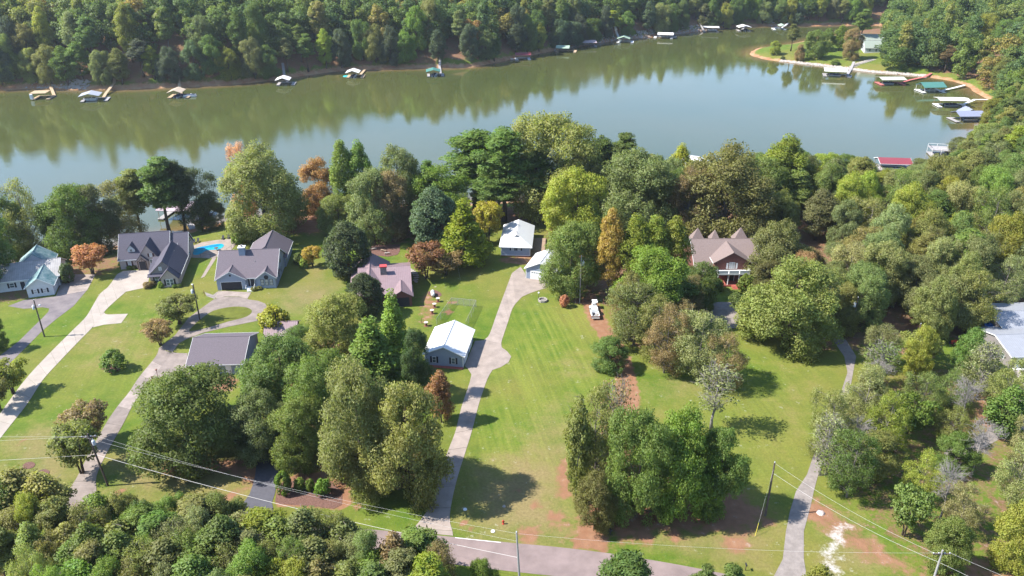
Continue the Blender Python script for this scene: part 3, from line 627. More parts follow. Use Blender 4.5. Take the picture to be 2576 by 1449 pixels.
def near_word(X, Y, marks):
    return min(marks, key=lambda m_: (m_[0] - X) ** 2 + (m_[1] - Y) ** 2)[2]
# ---- trees one can single out, west to east
gS = 'trees along the near shore'
T('round', 18, 500, 668, 115, 'green', 'dense green tree at the lake edge behind the green roofed house')
T('sparse', 60, 452, 662, 100, 'olive', 'thin two-headed olive tree rising over its neighbours on the shore behind the green roofed house')
T('oak', 175, 470, 652, 150, 'green', 'broad green shore tree standing right behind the weathered green rear roof')
T('round', 235, 470, 640, 115, 'grey', 'grey-green shore tree between the green roofed house and the brick house')
T('sparse', 285, 462, 622, 115, 'olive', 'olive-leaved shore tree rising behind the dormer of the brick house')
T('pine', 338, 428, 604, 90, 'olive', 'slender thin-crowned pine behind the brick house')
T('pine', 408, 398, 600, 105, 'deep', 'tallest dark green pine behind the brick house', which=1)
T('pine', 448, 405, 590, 80, 'dark', 'pine with pointed dark top beside the jetty on the near shore')
T('sparse', 495, 425, 582, 110, 'dark', 'dark leaning tree on the clay shore beside the jetty')
T('round', 523, 490, 578, 75, 'grey', 'low grey-green tree overhanging the clay shore beside the pool lawn')
T('small', 224, 620, 690, 82, 'red', 'rusty red crape myrtle on the lawn between the green roofed and brick houses')
T('shrub', 166, 662, 712, 34, 'dark', 'tall dark shrub against the side wall of the green roofed house')
T('oak', 655, 370, 592, 200, 'olive', 'huge round olive-green oak behind the blue house, with a thick forked trunk', which=0)
T('sparse', 612, 360, 556, 75, 'pink', 'tree with pink-orange leaves showing behind the huge olive oak')
T('small', 628, 500, 550, 48, 'gold', 'small golden tree at the clay water edge')
T('shrub', 598, 576, 612, 36, 'bright', 'bright green shrub beside the pool terrace')
T('round', 802, 400, 545, 100, 'orange', 'rust-orange oak on the shore beside the boardwalk')
T('tall', 862, 356, 560, 62, 'bright', 'bright green poplar, slimmer of the pair on the shore')
T('tall', 905, 358, 556, 66, 'bright', 'bright green poplar, fuller of the pair on the shore')
T('oak', 1000, 372, 566, 135, 'grey', 'grey-green shore oak beside the bright poplar pair')
T('round', 935, 430, 606, 120, 'grey', 'grey-green tree with a bare trunk over the straw-covered slope')
T('oak', 850, 492, 586, 100, 'olive', 'low olive tree on the shaded bank behind the dark magnolia')
T('round', 985, 432, 600, 95, 'brown', 'brownish tree among green ones on the straw-covered slope')
T('pine', 1078, 404, 545, 55, 'deep', 'small round-topped pine on the shore behind the bright green maple')
T('round', 1100, 422, 570, 160, 'bright', 'bright green maple behind the dark holly')
T('pine', 1195, 330, 528, 165, 'green', 'broad forked pine on the red slope')
T('pine', 1268, 326, 556, 130, 'green', 'tall pine with a flat top beside the broad forked pine')
T('pine', 1250, 410, 560, 120, 'deep', 'dark pine on the red slope behind the white roofed cottage')
T('oak', 1402, 293, 545, 215, 'olive', 'tallest olive-green oak on the shore, behind the white roofed cottage', which=2)
T('pine', 1348, 385, 545, 125, 'deep', 'deep green pine in front of the tallest olive oak')
T('oak', 1462, 372, 560, 120, 'grey', 'grey-leaved oak beside the tallest olive oak')
T('pine', 1510, 345, 520, 80, 'deep', 'pine with twin rounded heads on the shore east of the tallest oak')
T('pine', 1568, 338, 518, 95, 'deep', 'wide-headed deep green pine on the shore east of the tallest oak')
T('oak', 1612, 382, 590, 200, 'grey', 'great grey-green oak with drooping sprays above the yellowing tulip trees', which=1)
T('round', 1450, 428, 640, 150, 'yg', 'yellow-green tree above the white roofed garage')
T('tall', 1478, 505, 640, 70, 'bright', 'bright green young tulip tree above the white roofed garage')
T('tall', 1712, 364, 500, 52, 'yellow', 'slim yellowing tree at the water beside the white boat shelter')
T('round', 1690, 400, 530, 100, 'grey', 'grey-green tree below the slim yellowing tree')
T('oak', 1832, 370, 598, 240, 'olive', 'massive olive oak behind the brown roofed brick house', which=0)
T('sparse', 1735, 425, 600, 110, 'brown', 'brownish thin tree below the white boat shelter')
T('tall', 1975, 344, 530, 110, 'yg', 'yellow-green tree topping the wood by the lake')
T('round', 1925, 400, 560, 110, 'green', 'green tree beside the massive olive oak')
T('magnolia', 872, 560, 697, 108, 'dark', 'dark glossy magnolia beside the brown metal roof')
T('magnolia', 1090, 474, 622, 112, 'teal', 'dark grey-green holly beside the golden cypress')
T('cedar', 1168, 506, 664, 118, 'lime', 'golden-tipped cypress behind the light pole', which=0)
T('small', 1228, 512, 610, 74, 'yellow', 'yellow-olive tree behind the golden-tipped cypress')
T('small', 1070, 616, 700, 88, 'red', 'red Japanese maple over the curved stone path')
T('small', 1120, 638, 692, 86, 'brown', 'bronze maple at the foot of the light pole')
T('small', 784, 622, 670, 46, 'gold', 'small orange-gold tree behind the blue house')
T('shrub', 753, 636, 664, 30, 'deep', 'dark green round shrub beside the small orange-gold tree')
T('shrub', 764, 650, 674, 20, 'bright', 'low bright shrub beside the small orange-gold tree')
T('magnolia', 915, 690, 792, 88, 'dark', 'dark holly in front of the brown metal roof')
T('shrub', 690, 774, 842, 78, 'yellow', 'big rounded yellow-topped shrub beside the turning loop')
T('oak', 842, 745, 905, 165, 'olive', 'olive oak in front of the brown roofed house', which=1)
T('cedar', 988, 736, 930, 96, 'bright', 'bright green cedar in front of the brown metal porch roof', which=1)
T('cedar', 935, 806, 985, 165, 'bright', 'widest bright green cedar in the grove', which=1)
T('round', 1042, 830, 1000, 75, 'dark', 'dark tree leaning against the blue-grey garage')
T('oak', 705, 850, 1020, 190, 'green', 'broad green oak hiding the small brown outbuilding', which=0)
T('oak', 800, 900, 1090, 170, 'green', 'green oak in the middle of the grove over the blacktop drive', which=2)
T('oak', 465, 938, 1152, 262, 'green', 'spreading bright-edged oak beside the loop driveway', which=1)
T('oak', 650, 990, 1140, 165, 'grey', 'grey-green oak shading the mouth of the blacktop drive', which=0)
T('oak', 745, 1010, 1170, 140, 'green', 'lowest green oak over the blacktop drive', which=1)
T('oak', 900, 936, 1225, 200, 'olive', 'tall olive oak in the pair beside the long driveway', which=2)
T('oak', 1020, 972, 1245, 205, 'olive', 'wide olive oak beside the long driveway, throwing shade across it', which=0)
T('young', 1107, 934, 1062, 66, 'orange', 'small tree with rusty leaves at the corner of the blue-grey garage')
T('small', 446, 750, 814, 94, 'olive', 'rounded yard tree under the pole beside the turning loop')
T('small', 398, 812, 868, 74, 'brown', 'bronze-tinged yard tree where the loop driveway forks')
T('weep', 285, 880, 930, 58, 'green', 'weeping tree in its edged mulch bed on the lawn')
T('small', 215, 1024, 1118, 100, 'brown', 'red-tinged tree beside the loop driveway near the road pole')
T('small', 190, 1078, 1190, 110, 'olive', 'low spreading olive tree shading the foot of the loop driveway')
T('small', 20, 912, 990, 80, 'yg', 'yellowing bush tree beside the asphalt drive')
T('small', -14, 960, 1030, 70, 'olive', 'olive bush tree between asphalt drive and white driveway')
T('round', -22, 790, 880, 60, 'deep', 'dark tree at the bend of the asphalt drive')
T('oak', -82, 545, 722, 170, 'green', 'broad tree shading the white walls of the green roofed house')
for x, yt, yb, wpx, lab in [(711, 1188, 1240, 40, 'largest round green shrub in the mulch bed by the blacktop drive'), (753, 1203, 1234, 27, 'bright shrub next to the largest one in the mulch bed'),
                            (779, 1206, 1234, 24, 'smallest bright shrub in the mulch bed'), (811, 1206, 1243, 40, 'bright round shrub ending the row in the mulch bed')]:
    T('shrub', x, yt, yb, wpx, 'bright', lab, 'shrubs in the mulch bed')
T('round', 742, 828, 905, 95, 'green', 'green tree pressed against the small brown outbuilding')
# east of the long lawn
T('oak', 1440, 560, 736, 150, 'green', 'dense green oak hiding half of the white roofed garage', which=1)
T('tall', 1537, 528, 752, 70, 'gold', 'orange-gold tulip tree, most coloured of its row', which=0)
T('tall', 1596, 545, 755, 84, 'yg', 'yellow-green tulip tree next to the orange-gold one', which=1)
T('tall', 1645, 545, 752, 84, 'yg', 'yellow-green tulip tree in the middle of the row', which=0)
T('tall', 1695, 550, 750, 78, 'yg', 'olive tulip tree ending the row beside the brick house', which=1)
T('round', 1640, 628, 812, 165, 'bright', 'leafy bright green tree in front of the tulip tree row', which=1)
T('round', 1765, 662, 775, 95, 'deep', 'dark tree covering the corner of the brown roofed brick house')
T('small', 1710, 700, 790, 80, 'green', 'low green tree in front of the dark corner tree')
T('small', 1866, 742, 796, 62, 'green', 'round green bush in the middle of the gravel turnaround')
T('shrub', 1800, 700, 728, 40, 'green', 'green shrub beside the red front steps')
T('shrub', 1878, 690, 732, 40, 'bright', 'leafy shrub on the porch side of the red front steps')
T('oak', 2000, 655, 868, 225, 'olive', 'wide olive oak at the top of the open east lawn', which=0)
T('oak', 1960, 560, 720, 150, 'olive', 'olive oak overhanging the brown roofed brick house')
T('sparse', 1600, 715, 868, 130, 'olive', 'thin olive tree above the white covered boat')
T('round', 1588, 690, 845, 92, 'olive', 'olive tree overhanging the clay lane beside the pickup')
T('sparse', 1655, 745, 895, 120, 'olive', 'thin olive tree between covered boat and dry lawn')
T('sparse', 1480, 1075, 1190, 60, 'pale', 'slight pale tree at the edge of the mown lawn')
T('round', 1535, 850, 930, 88, 'green', 'small green tree beside the clay lane')
T('sparse', 1680, 768, 938, 105, 'brown', 'thin brownish tree on the dry lawn')
T('sparse', 1765, 790, 955, 130, 'pale', 'thin tree with pale twisting limbs on the east lawn')
T('sparse', 1830, 840, 975, 100, 'brown', 'brownish thin tree beside the half bare lawn tree')
T('bare', 1800, 920, 1080, 108, 'pale', 'half bare tree standing alone on the east lawn')
T('sparse', 1500, 982, 1225, 125, 'olive', 'olive tree with thin crown beside the clay lane')
T('young', 1455, 1000, 1255, 70, 'olive', 'slim olive tree on the edge of the mown lawn')
T('bare', 1540, 960, 1180, 100, 'brown', 'thin bare-topped tree in the clay lane grove')
T('oak', 1612, 1040, 1300, 160, 'green', 'green oak closest to the clay lane in the lower grove', which=2)
T('oak', 1715, 1035, 1285, 190, 'bright', 'largest bright green oak of the lower grove', which=0)
T('round', 1815, 1085, 1290, 120, 'deep', 'dark rounded tree throwing a long shade on the lower lawn')
T('dead', 1792, 1195, 1300, 60, 'pale', 'bare grey sapling in the shade of the lower grove')
T('round', 1500, 1190, 1330, 100, 'olive', 'low olive tree beside the clay apron at the road')
T('shrub', 1420, 742, 772, 24, 'red', 'little red-leaved shrub on the clay patch by the guyed pole')
gF = 'pines at the road edge'
T('pine', 1575, 1398, 1545, 120, 'deep', 'pine top rising in front of the road', gF)
T('pine', 1772, 1428, 1560, 70, 'deep', 'small pine tops beside the road, below the mailbox', gF)
T('pine', 1838, 1422, 1560, 70, 'deep', 'small pine tops beside the road, below the mailbox', gF)
T('round', 1216, 1414, 1500, 70, 'bright', 'green treetop peeping over the road edge beside the leaning pole')
T('young', 2060, 1425, 1520, 70, 'yg', 'yellow-green treetop at the end of the gravel driveway')
T('sparse', 2478, 868, 985, 110, 'pale', 'thin pale tree in front of the grey house wall')
T('sparse', 2545, 905, 1060, 100, 'olive', 'thin olive tree on bare clay by the grey house drive')
T('round', 2400, 700, 830, 130, 'grey', 'grey-green tree with white limbs behind the red tractor')
T('sparse', 2092, 985, 1150, 110, 'olive', 'thin olive tree leaning over the middle of the gravel driveway')
T('bare', 2080, 1045, 1195, 80, 'pale', 'pale-barked tree at the bend of the gravel driveway')
T('sparse', 2150, 1090, 1250, 110, 'green', 'full green tree beside the pale-barked one at the driveway bend')
T('sparse', 2180, 930, 1080, 110, 'pale', 'pale thin tree with twisting limbs beside the upper gravel driveway')
# ---- bank of young trees along the road, foreground
r2 = np.random.default_rng(5)
top_line = [(-80, 1155), (0, 1169), (60, 1189), (110, 1213), (160, 1269), (230, 1265), (300, 1249), (420, 1255), (520, 1243), (600, 1285), (690, 1305), (760, 1305), (850, 1295), (950, 1337), (1060, 1343), (1130, 1403)]
gR = 'young trees massed along the near side of the road'
TM = [(-40, 1250, 'below the white driveway'), (60, 1200, 'in front of the oval mulch rings'), (200, 1270, 'at the mouth of the loop driveway'), (330, 1260, 'in front of the crossarm pole'), (470, 1250, 'across from the spreading bright-edged oak'), (600, 1280, 'at the mouth of the blacktop drive'), (760, 1290, 'across from the mulch bed'), (900, 1310, 'across from the tall olive oak'), (1050, 1350, 'across from the long driveway'),
      (80, 1400, 'deep below the mulch rings'), (250, 1400, 'deep below the loop driveway'), (450, 1400, 'deep below the bright-edged oak'), (650, 1420, 'deep below the blacktop drive'), (850, 1430, 'deep below the mulch bed')]
TW = dict(green='mid green', bright='bright green', olive='olive', grey='grey-green', dark='dark green', deep='deep green', yellow='yellow', yg='yellow-green', orange='rust-orange', brown='brownish', pale='pale green', gold='golden', teal='blue-green', red='red', pink='pink', lime='lime green')
for row, (dy, step) in enumerate([(0, 56), (48, 58), (100, 62), (160, 70)]):
    x = -70 + row * 23
    while x < 1150 - row * 6:
        yt = np.interp(x, *zip(*top_line)) + dy + r2.normal() * 11
        if yt < 1475:
            k = ['young', 'round', 'sparse', 'round', 'young', 'pine'][int(r2.integers(6))]; tn = ['bright', 'green', 'olive', 'olive', 'pale', 'green', 'yg', 'green', 'olive', 'grey'][int(r2.integers(10))]
            if x > 850 and r2.random() < 0.3: tn = ['brown', 'olive', 'pale'][int(r2.integers(3))]
            T(k, x, yt, max(yt + 130 + r2.random() * 45, np.interp(x, [p[0] for p in RB], [p[1] for p in RB]) + 14), 88 + r2.random() * 50, tn, TW[tn] + ' ' + {'young': 'slim tree', 'round': 'rounded tree', 'sparse': 'thin-leaved tree', 'pine': 'young pine'}[k] + ' in the roadside thicket ' + near_word(x, yt, TM), gR)
        x += step * (0.75 + 0.5 * r2.random())
# ---- woods: scattered trees, each an individual
DRV = [np.array(at(x, y, 0)[:2]) for x, y in [(1990, 1449), (2000, 1340), (2020, 1260), (2044, 1196), (2085, 1090), (2122, 1000), (2142, 925), (2138, 897), (2100, 850)]]
SKY = [(0, -999), (1379, -999), (1380, 330), (1700, 392), (1722, 425), (1775, 425), (1800, 395), (1960, 380), (2100, 388), (2190, 402), (2206, 424), (2300, 424), (2325, 402), (2340, 398), (2392, 398), (2410, 350), (2440, 318), (2490, 305), (2510, -999), (4000, -999)]
def scatter(poly, spacing, kinds, tints, hgt, wid, group, marks, seed, avoid=0.55, limit=999, lake=3.0, sky_cap=True):
    r_ = np.random.default_rng(seed); A = np.array([G(x, y)[:2] for x, y in poly]); lo, hi = A.min(0), A.max(0); pts = []
    Q = lo + (hi - lo) * r_.random((7000, 2)); Q = Q[poly_sd(Q, A, np.roll(A, -1, axis=0)) < 0]; Qz, Qd = height(Q); m_ = Qd > lake; Q, Qz = Q[m_], Qz[m_]
    TR = np.array(TREES); ok_ = np.ones(len(Q), bool)
    for t in TR: ok_ &= ((Q - t[:2]) ** 2).sum(1) > max(t[2] * avoid, 1.5) ** 2
    ok_ &= lines_d(Q, DRV) > 2.8
    Q, Qz = Q[ok_], Qz[ok_]; kept = np.zeros((0, 2))
    M_ = [(*G(x, y)[:2], ph) for x, y, ph in marks]; n = 0
    for p, z in zip(Q, Qz):
        if n >= limit: break
        if len(kept) and ((kept - p) ** 2).sum(1).min() < spacing ** 2: continue
        kept = np.vstack([kept, p]); n += 1
        k = kinds[int(r_.integers(len(kinds)))]; tn = tints[int(r_.integers(len(tints)))]; P = PROTO[k]; wi = int(r_.integers(len(P)))
        H = hgt[0] + (hgt[1] - hgt[0]) * r_.random(); W = wid[0] + (wid[1] - wid[0]) * r_.random(); W *= 0.8 if k in ('tall', 'pine', 'young') else 1
        u_ = proj(p[0], p[1], z)[0]; cap = np.interp(u_, [s_[0] for s_ in SKY], [s_[1] for s_ in SKY]) + 14 * r_.random(); hm = 1.0
        while sky_cap and hm < H and proj(p[0], p[1], z + hm)[1] > cap: hm += 0.5
        if sky_cap and hm < 4.5: continue
        H = min(H, hm) if sky_cap else H
        size = 'tall ' if H > hgt[0] * 0.3 + hgt[1] * 0.7 else ('low ' if H < hgt[0] * 0.7 + hgt[1] * 0.3 else '')
        if k in ('tall', 'small'): size = ''
        place(k, (p[0], p[1], z - 0.1), W / P[wi][3], H / P[wi][2], tn, size + ('bleached ' if k == 'dead' else TW[tn] + ' ') + KW[k] + ' ' + near_word(p[0], p[1], M_), group, which=wi)
    return n
TW = dict(green='mid green', bright='bright green', olive='olive', grey='grey-green', dark='dark green', deep='deep green', yellow='yellow', yg='yellow-green', orange='rust-orange', brown='brownish', pale='pale green', gold='golden', teal='blue-green', red='red', pink='pink', lime='lime green')
KW = dict(oak='spreading tree', round='rounded tree', tall='tall narrow tree', pine='pine', sparse='thin-crowned tree', bare='half bare tree', dead='leafless tree', young='slim young tree', small='multi-stemmed tree')
EAST = [(2240, 450, 'in the east wood by the maroon roofed dock'), (2400, 420, 'in the east wood by the railed deck dock'), (2000, 480, 'in the east wood behind the yellow-green lakeside tree'), (1830, 560, 'in the east wood behind the massive olive oak'),
        (1960, 640, 'in the east wood beside the turreted brick house'), (2500, 450, 'on the slope below the small cove'), (2300, 560, 'in the heart of the east wood'), (2560, 600, 'in the east wood up the slope from the cove'),
        (2150, 660, 'in the east wood above the shaded driveway'), (2400, 720, 'in the east wood above the red tractor'), (2550, 740, 'in the east wood behind the grey house'), (2120, 820, 'beside the blue transformer pole'), (2300, 840, 'by the plain pole in the thin wood'), (2460, 830, 'beside the blue umbrella'),
        (2000, 760, 'next to the wide olive oak by the turnaround'), (2200, 960, 'in the thin wood below the plain pole'), (2420, 980, 'in the thin wood before the grey house'), (2110, 1120, 'in the thin wood beside the upper gravel driveway'), (2280, 1120, 'in the middle of the thin wood'), (2450, 1150, 'in the thin wood by the gravel lane'),
        (2150, 1270, 'in the thin wood by the white boulder'), (2330, 1330, 'in the thin wood by the roadside crossarm pole'), (2500, 1350, 'in the thin wood by the clay strip')]
n1 = scatter([(1760, 470), (2000, 445), (2250, 440), (2350, 418), (2420, 385), (2480, 320), (2640, 300), (2760, 640), (2560, 730), (2380, 760), (2140, 700), (2040, 600), (1920, 600), (1900, 540)], 8.3,
        ['oak', 'round', 'oak', 'sparse', 'pine', 'round', 'tall'], ['olive', 'grey', 'pale', 'green', 'pale', 'yg', 'olive', 'olive', 'green'], (13, 19), (9.5, 14), 'trees of the east wood', EAST, 11)
n2 = scatter([(2400, 380), (2480, 300), (2640, 290), (2700, 450), (2560, 520), (2380, 480)], 5.5, ['pine', 'pine', 'round'], ['deep', 'green', 'olive'], (13, 18), (7, 10), 'trees of the east wood', EAST, 12, limit=55)
n3 = scatter([(2110, 720), (2380, 700), (2560, 740), (2480, 800), (2440, 860), (2330, 850), (2240, 800), (2150, 830)], 7.5, ['oak', 'sparse', 'round', 'sparse'], ['olive', 'grey', 'pale', 'green'], (12, 17), (9, 13), 'trees of the east wood', EAST, 13)
n4 = scatter([(2150, 950), (2250, 900), (2450, 960), (2470, 1080), (2576, 1120), (2640, 1500), (2420, 1500), (2300, 1400), (2160, 1310), (2075, 1220), (2110, 1080)], 7.0, ['sparse', 'sparse', 'sparse', 'round', 'sparse', 'bare', 'small', 'young'],
        ['olive', 'pale', 'pale', 'bright', 'green', 'green', 'yg'], (7, 13), (6, 9), 'trees of the east wood', EAST, 14)
n5 = scatter([(2180, 1000), (2420, 1040), (2480, 1300), (2300, 1330), (2130, 1180)], 15, ['dead'], ['pale'], (8, 11), (6, 8), 'trees of the east wood', EAST, 15, avoid=0.1)
n6 = scatter([(1380, 470), (1760, 470), (1740, 590), (1560, 560), (1400, 540)], 8, ['oak', 'round', 'pine'], ['green', 'grey', 'olive', 'deep'], (12, 16), (8, 11), 'trees filling the near shore wood', [(1450, 500, 'on the near shore behind the tallest olive oak'), (1600, 520, 'on the near shore behind the tulip trees'), (1700, 540, 'on the near shore beside the massive olive oak')], 16, avoid=0.5)
n7 = scatter([(1900, 700), (2110, 700), (2150, 820), (2080, 850), (1930, 780)], 7, ['sparse', 'round'], ['olive', 'brown', 'grey'], (9, 13), (8, 10), 'trees of the east wood', EAST, 17)
n8 = scatter([(1030, 540), (1240, 510), (1250, 545), (1050, 590)], 8, ['pine', 'sparse'], ['deep', 'olive'], (9, 13), (5, 7), 'trees on the straw slope', [(1100, 560, 'on the red straw slope above the holly'), (1220, 530, 'on the red straw slope below the forked pine')], 18)
n9 = scatter([(1700, 740), (1760, 770), (1700, 860), (1600, 800)], 6, ['sparse', 'round'], ['olive', 'brown', 'green'], (8, 11), (6, 9), 'trees between lane and turnaround', [(1620, 800, 'between the clay lane and the covered boat'), (1730, 790, 'between the covered boat and the turnaround')], 19)
# ---- headland trees
def TH(kind, x, yb, h, wd_, tn, label, group=None):
    b = G(x, yb); P = PROTO[kind]; wi = int(rng.integers(len(P))); place(kind, b, wd_ / P[wi][3], h / P[wi][2], tn, label, group, which=wi)
TH('pine', 1989, 128, 17, 9, 'olive', 'lone tall pine on the tip of the grassy headland')
TH('round', 1948, 137, 8.5, 8.5, 'yg', 'small yellowish tree at the tip of the grassy headland')
TH('round', 2010, 153, 10, 7, 'brown', 'small brownish tree by the water of the headland')
TH('round', 2050, 146, 17, 15, 'green', 'big green tree in the middle of the headland lawn')
TH('round', 2078, 128, 14, 11, 'green', 'green tree behind the big one on the headland lawn')
TH('tall', 2110, 128, 16, 9, 'bright', 'fresh green tree on the back of the headland')
TH('round', 2140, 150, 19, 13, 'brown', 'bronze-tinged tree beside the pale headland house')
TH('pine', 2164, 110, 22, 13, 'deep', 'tall round-headed pine behind the pale headland house')
TH('shrub', 2100, 163, 3.4, 6, 'green', 'green shrub above the stone bank of the headland')
TH('shrub', 1969, 150, 2.2, 3, 'dark', 'tiny dark shrub at the water of the headland')
scatter([(2232, 152), (2245, 168), (2330, 182), (2440, 215), (2510, 255), (2700, 260), (2760, 150), (2600, 100), (2300, 85), (2235, 90)], 9, ['oak', 'round', 'round', 'sparse', 'pine', 'tall'], ['green', 'grey', 'olive', 'green', 'yg', 'deep', 'grey', 'brown'], (14, 21), (11, 16),
        'trees on the far side of the cove', [(2230, 150, 'beside the pale headland house'), (2280, 188, 'on the cove bank behind the olive roofed dock'), (2370, 200, 'on the cove bank behind the white framed dock'), (2470, 240, 'on the cove bank behind the flat cream dock'), (2560, 180, 'on the rise above the cove docks'), (2330, 110, 'on the rise behind the headland house'), (2480, 110, 'around the slate-blue roof above the cove')], 21, lake=4, limit=34, sky_cap=False)
# ---- far bank: front rows as individuals
r3 = np.random.default_rng(9); xs = -300.0
gB = 'trees lining the far bank'
FB = [(*GW(x, y)[:2], ph) for x, y, ph in [(100, 225, 'behind the open wooden deck dock'), (236, 227, 'behind the blue-grey roofed dock'), (340, 225, 'by the long tan ramp'), (448, 221, 'behind the tan roofed dock'), (580, 212, 'between tan and white docks'), (718, 198, 'behind the white roofed dock'), (893, 177, 'behind the dock with the cyan mat'), (1000, 174, 'between cyan and green docks'), (1096, 172, 'behind the deep green dock'), (1200, 168, 'between the green and red roofed docks'), (1316, 143, 'behind the red roofed dock'), (1423, 122, 'behind the pale green dock'), (1472, 115, 'behind the mauve roofed dock'), (1572, 100, 'behind the storage box dock'), (1668, 90, 'behind the broad white roofed dock'), (1789, 75, 'behind the flat grey roofed dock'), (1874, 68, 'behind the clay shore dock'), (1962, 66, 'behind the half hidden far dock')]]
while xs < 300:
    for row, (d0, d1) in enumerate([(3.5, 8), (12, 20)]):
        X = xs + r3.normal() * 1.5 + row * 4; Y = np.interp(X, FARX, FARY) + d0 + (d1 - d0) * r3.random()
        if r3.random() < (0.1, 0.45)[row]: continue
        k = ['round', 'oak', 'round', 'tall', 'pine', 'oak'][int(r3.integers(6))]; tn = ['green', 'teal', 'deep', 'green', 'bright', 'olive', 'grey', 'yg', 'deep', 'teal'][int(r3.integers(10))]
        P = PROTO[k]; wi = int(r3.integers(len(P))); H = (19 + 9 * r3.random()) * (0.85 if row == 0 else 1.1); W = (12 + 5 * r3.random()) * (0.8 if k in ('pine', 'tall') else 1)
        if abs(proj(X, Y, 0)[0] - CXP) < 1340 and height([(X, Y)])[1][0] > 2.5: place(k, (X, Y, gz(X, Y) - 0.2), W / P[wi][3], H / P[wi][2], tn, TW[tn] + ' ' + KW[k] + ' on the far bank ' + near_word(X, Y, FB), gB, which=wi)
    xs += 9.4
# ---- the wood behind it: one mass
lowp = []
hid = bpy.data.collections.new('wood_tree_kinds')
def low_tree(i, shape, H, W, base, ncl, clr, nl, size, seed, **kw):
    make_tree('low', shape, H, W, base, ncl, clr, nl, size, seed, limbs=6, m=M_leaf_far, **kw)
    cr, tk, th, tw = PROTO['low'].pop(); o = bpy.data.objects.new('wood_tree', cr); hid.objects.link(o); lowp.append((th, tw))
for i in range(3): low_tree(i, 'broad', 17, 13, 0.12, 60, 1.9, 70, 0.62, 200 + i, lump=0.36)
for i in range(3): low_tree(i, 'round', 18, 10.5, 0.12, 56, 1.6, 70, 0.58, 210 + i, lump=0.34)
for i in range(2): low_tree(i, 'pine', 22, 8.5, 0.34, 46, 1.5, 60, 0.62, 220 + i, elong=1.8, flat=0.6, inner=0.35, lump=0.4)
HOUSE_Y = G(2478, 100).y + 2; pts = []; rr = []; r4 = np.random.default_rng(31)
for gy_ in np.arange(250, 1000, 9.2):
    for gx_ in np.arange(-760, 900, 9.4):
        X = gx_ + r4.normal() * 2.1; Y = gy_ + r4.normal() * 2.1
        df = Y - np.interp(X, FARX, FARY)
        u = proj(X, Y, 10)[0]
        if df > 18 and df < 300 and -1000 < u < 3500: pts.append((X, Y))
        elif df < -8 and X > 215 and Y > 285 and u < 3500 and u > 2245 and not (2455 < u < 2550 and 330 < Y < 560 and proj(X, Y, gz(X, Y) + 20)[1] < 97 and Y < HOUSE_Y) and min((X - t[0]) ** 2 + (Y - t[1]) ** 2 for t in TREES) > 36: pts.append((X, Y))
pts = np.array(pts); hz, hd = height(pts); ok = hd > 5; pts, hz = pts[ok], hz[ok]
wm = bpy.data.meshes.new('far_wood'); wm.from_pydata([(p[0], p[1], z - 0.3) for p, z in zip(pts, hz)], [], [])
wo = tag(link('far_wood', wm), 'unbroken wood covering the hill behind the far bank', 'wood', None, 'stuff')
ng = bpy.data.node_groups.new('wood_scatter', 'GeometryNodeTree'); ng.interface.new_socket('Geometry', in_out='INPUT', socket_type='NodeSocketGeometry'); ng.interface.new_socket('Geometry', in_out='OUTPUT', socket_type='NodeSocketGeometry')
gn = ng.nodes; gi = gn.new('NodeGroupInput'); go = gn.new('NodeGroupOutput'); ip = gn.new('GeometryNodeInstanceOnPoints'); ci = gn.new('GeometryNodeCollectionInfo')
ci.inputs['Collection'].default_value = hid; ci.inputs['Separate Children'].default_value = True; ci.inputs['Reset Children'].default_value = True
ip.inputs['Pick Instance'].default_value = True
ri = gn.new('FunctionNodeRandomValue'); ri.data_type = 'INT'; ri.inputs['Min'].default_value = 0; ri.inputs['Max'].default_value = 7; ri.inputs['Seed'].default_value = 3
rs = gn.new('FunctionNodeRandomValue'); rs.data_type = 'FLOAT_VECTOR'; rs.inputs[0].default_value = (1.0, 1.0, 0.95); rs.inputs[1].default_value = (1.5, 1.5, 1.5)
ro = gn.new('FunctionNodeRandomValue'); ro.data_type = 'FLOAT_VECTOR'; ro.inputs[0].default_value = (-0.05, -0.05, 0); ro.inputs[1].default_value = (0.05, 0.05, 6.283); ro.inputs['Seed'].default_value = 8
gl = ng.links
gl.new(gi.outputs[0], ip.inputs['Points']); gl.new(ci.outputs[0], ip.inputs['Instance']); gl.new([s for s in ri.outputs if s.type == 'INT'][0], ip.inputs['Instance Index'])
gl.new(rs.outputs[0], ip.inputs['Scale']); gl.new(ro.outputs[0], ip.inputs['Rotation']); gl.new(ip.outputs[0], go.inputs[0])
wo.modifiers.new('scatter', 'NODES').node_group = ng
print('TREES', len(TREES), n1, n2, n3, n4, n5, n6, n7, n8, n9, 'far', len(pts))
# ------------------------------------------------------------------ buildings
M_shingle = mat('charcoal_shingles', (0.10, 0.093, 0.118), 0.9, 0.2, var=0.14, scale=5, bump=0.4, bscale=6)
M_shingle2 = mat('violet_grey_shingles', (0.145, 0.122, 0.138), 0.9, 0.2, var=0.10, scale=4, bump=0.4, bscale=6)
M_shingle3 = mat('brown_shingles', (0.225, 0.172, 0.158), 0.9, 0.2, var=0.10, scale=4, bump=0.4, bscale=6)
M_brownmetal = mat('brown_metal_roof', (0.25, 0.175, 0.185), 0.5, 0.4, var=0.05, scale=1, stripe=(0, 0.45, 0.6))
M_whitemetal = mat('white_metal_roof', (0.70, 0.70, 0.70), 0.45, 0.4, var=0.02, scale=1, stripe=(1, 0.45, 0.35))
M_greymetal = mat('pale_grey_metal_roof', (0.29, 0.30, 0.33), 0.5, 0.4, var=0.05, scale=1, stripe=(0, 0.45, 0.4))
M_silver = mat('silver_metal_roof', (0.33, 0.315, 0.31), 0.5, 0.4, var=0.12, scale=0.8, stripe=(0, 0.5, 0.5))
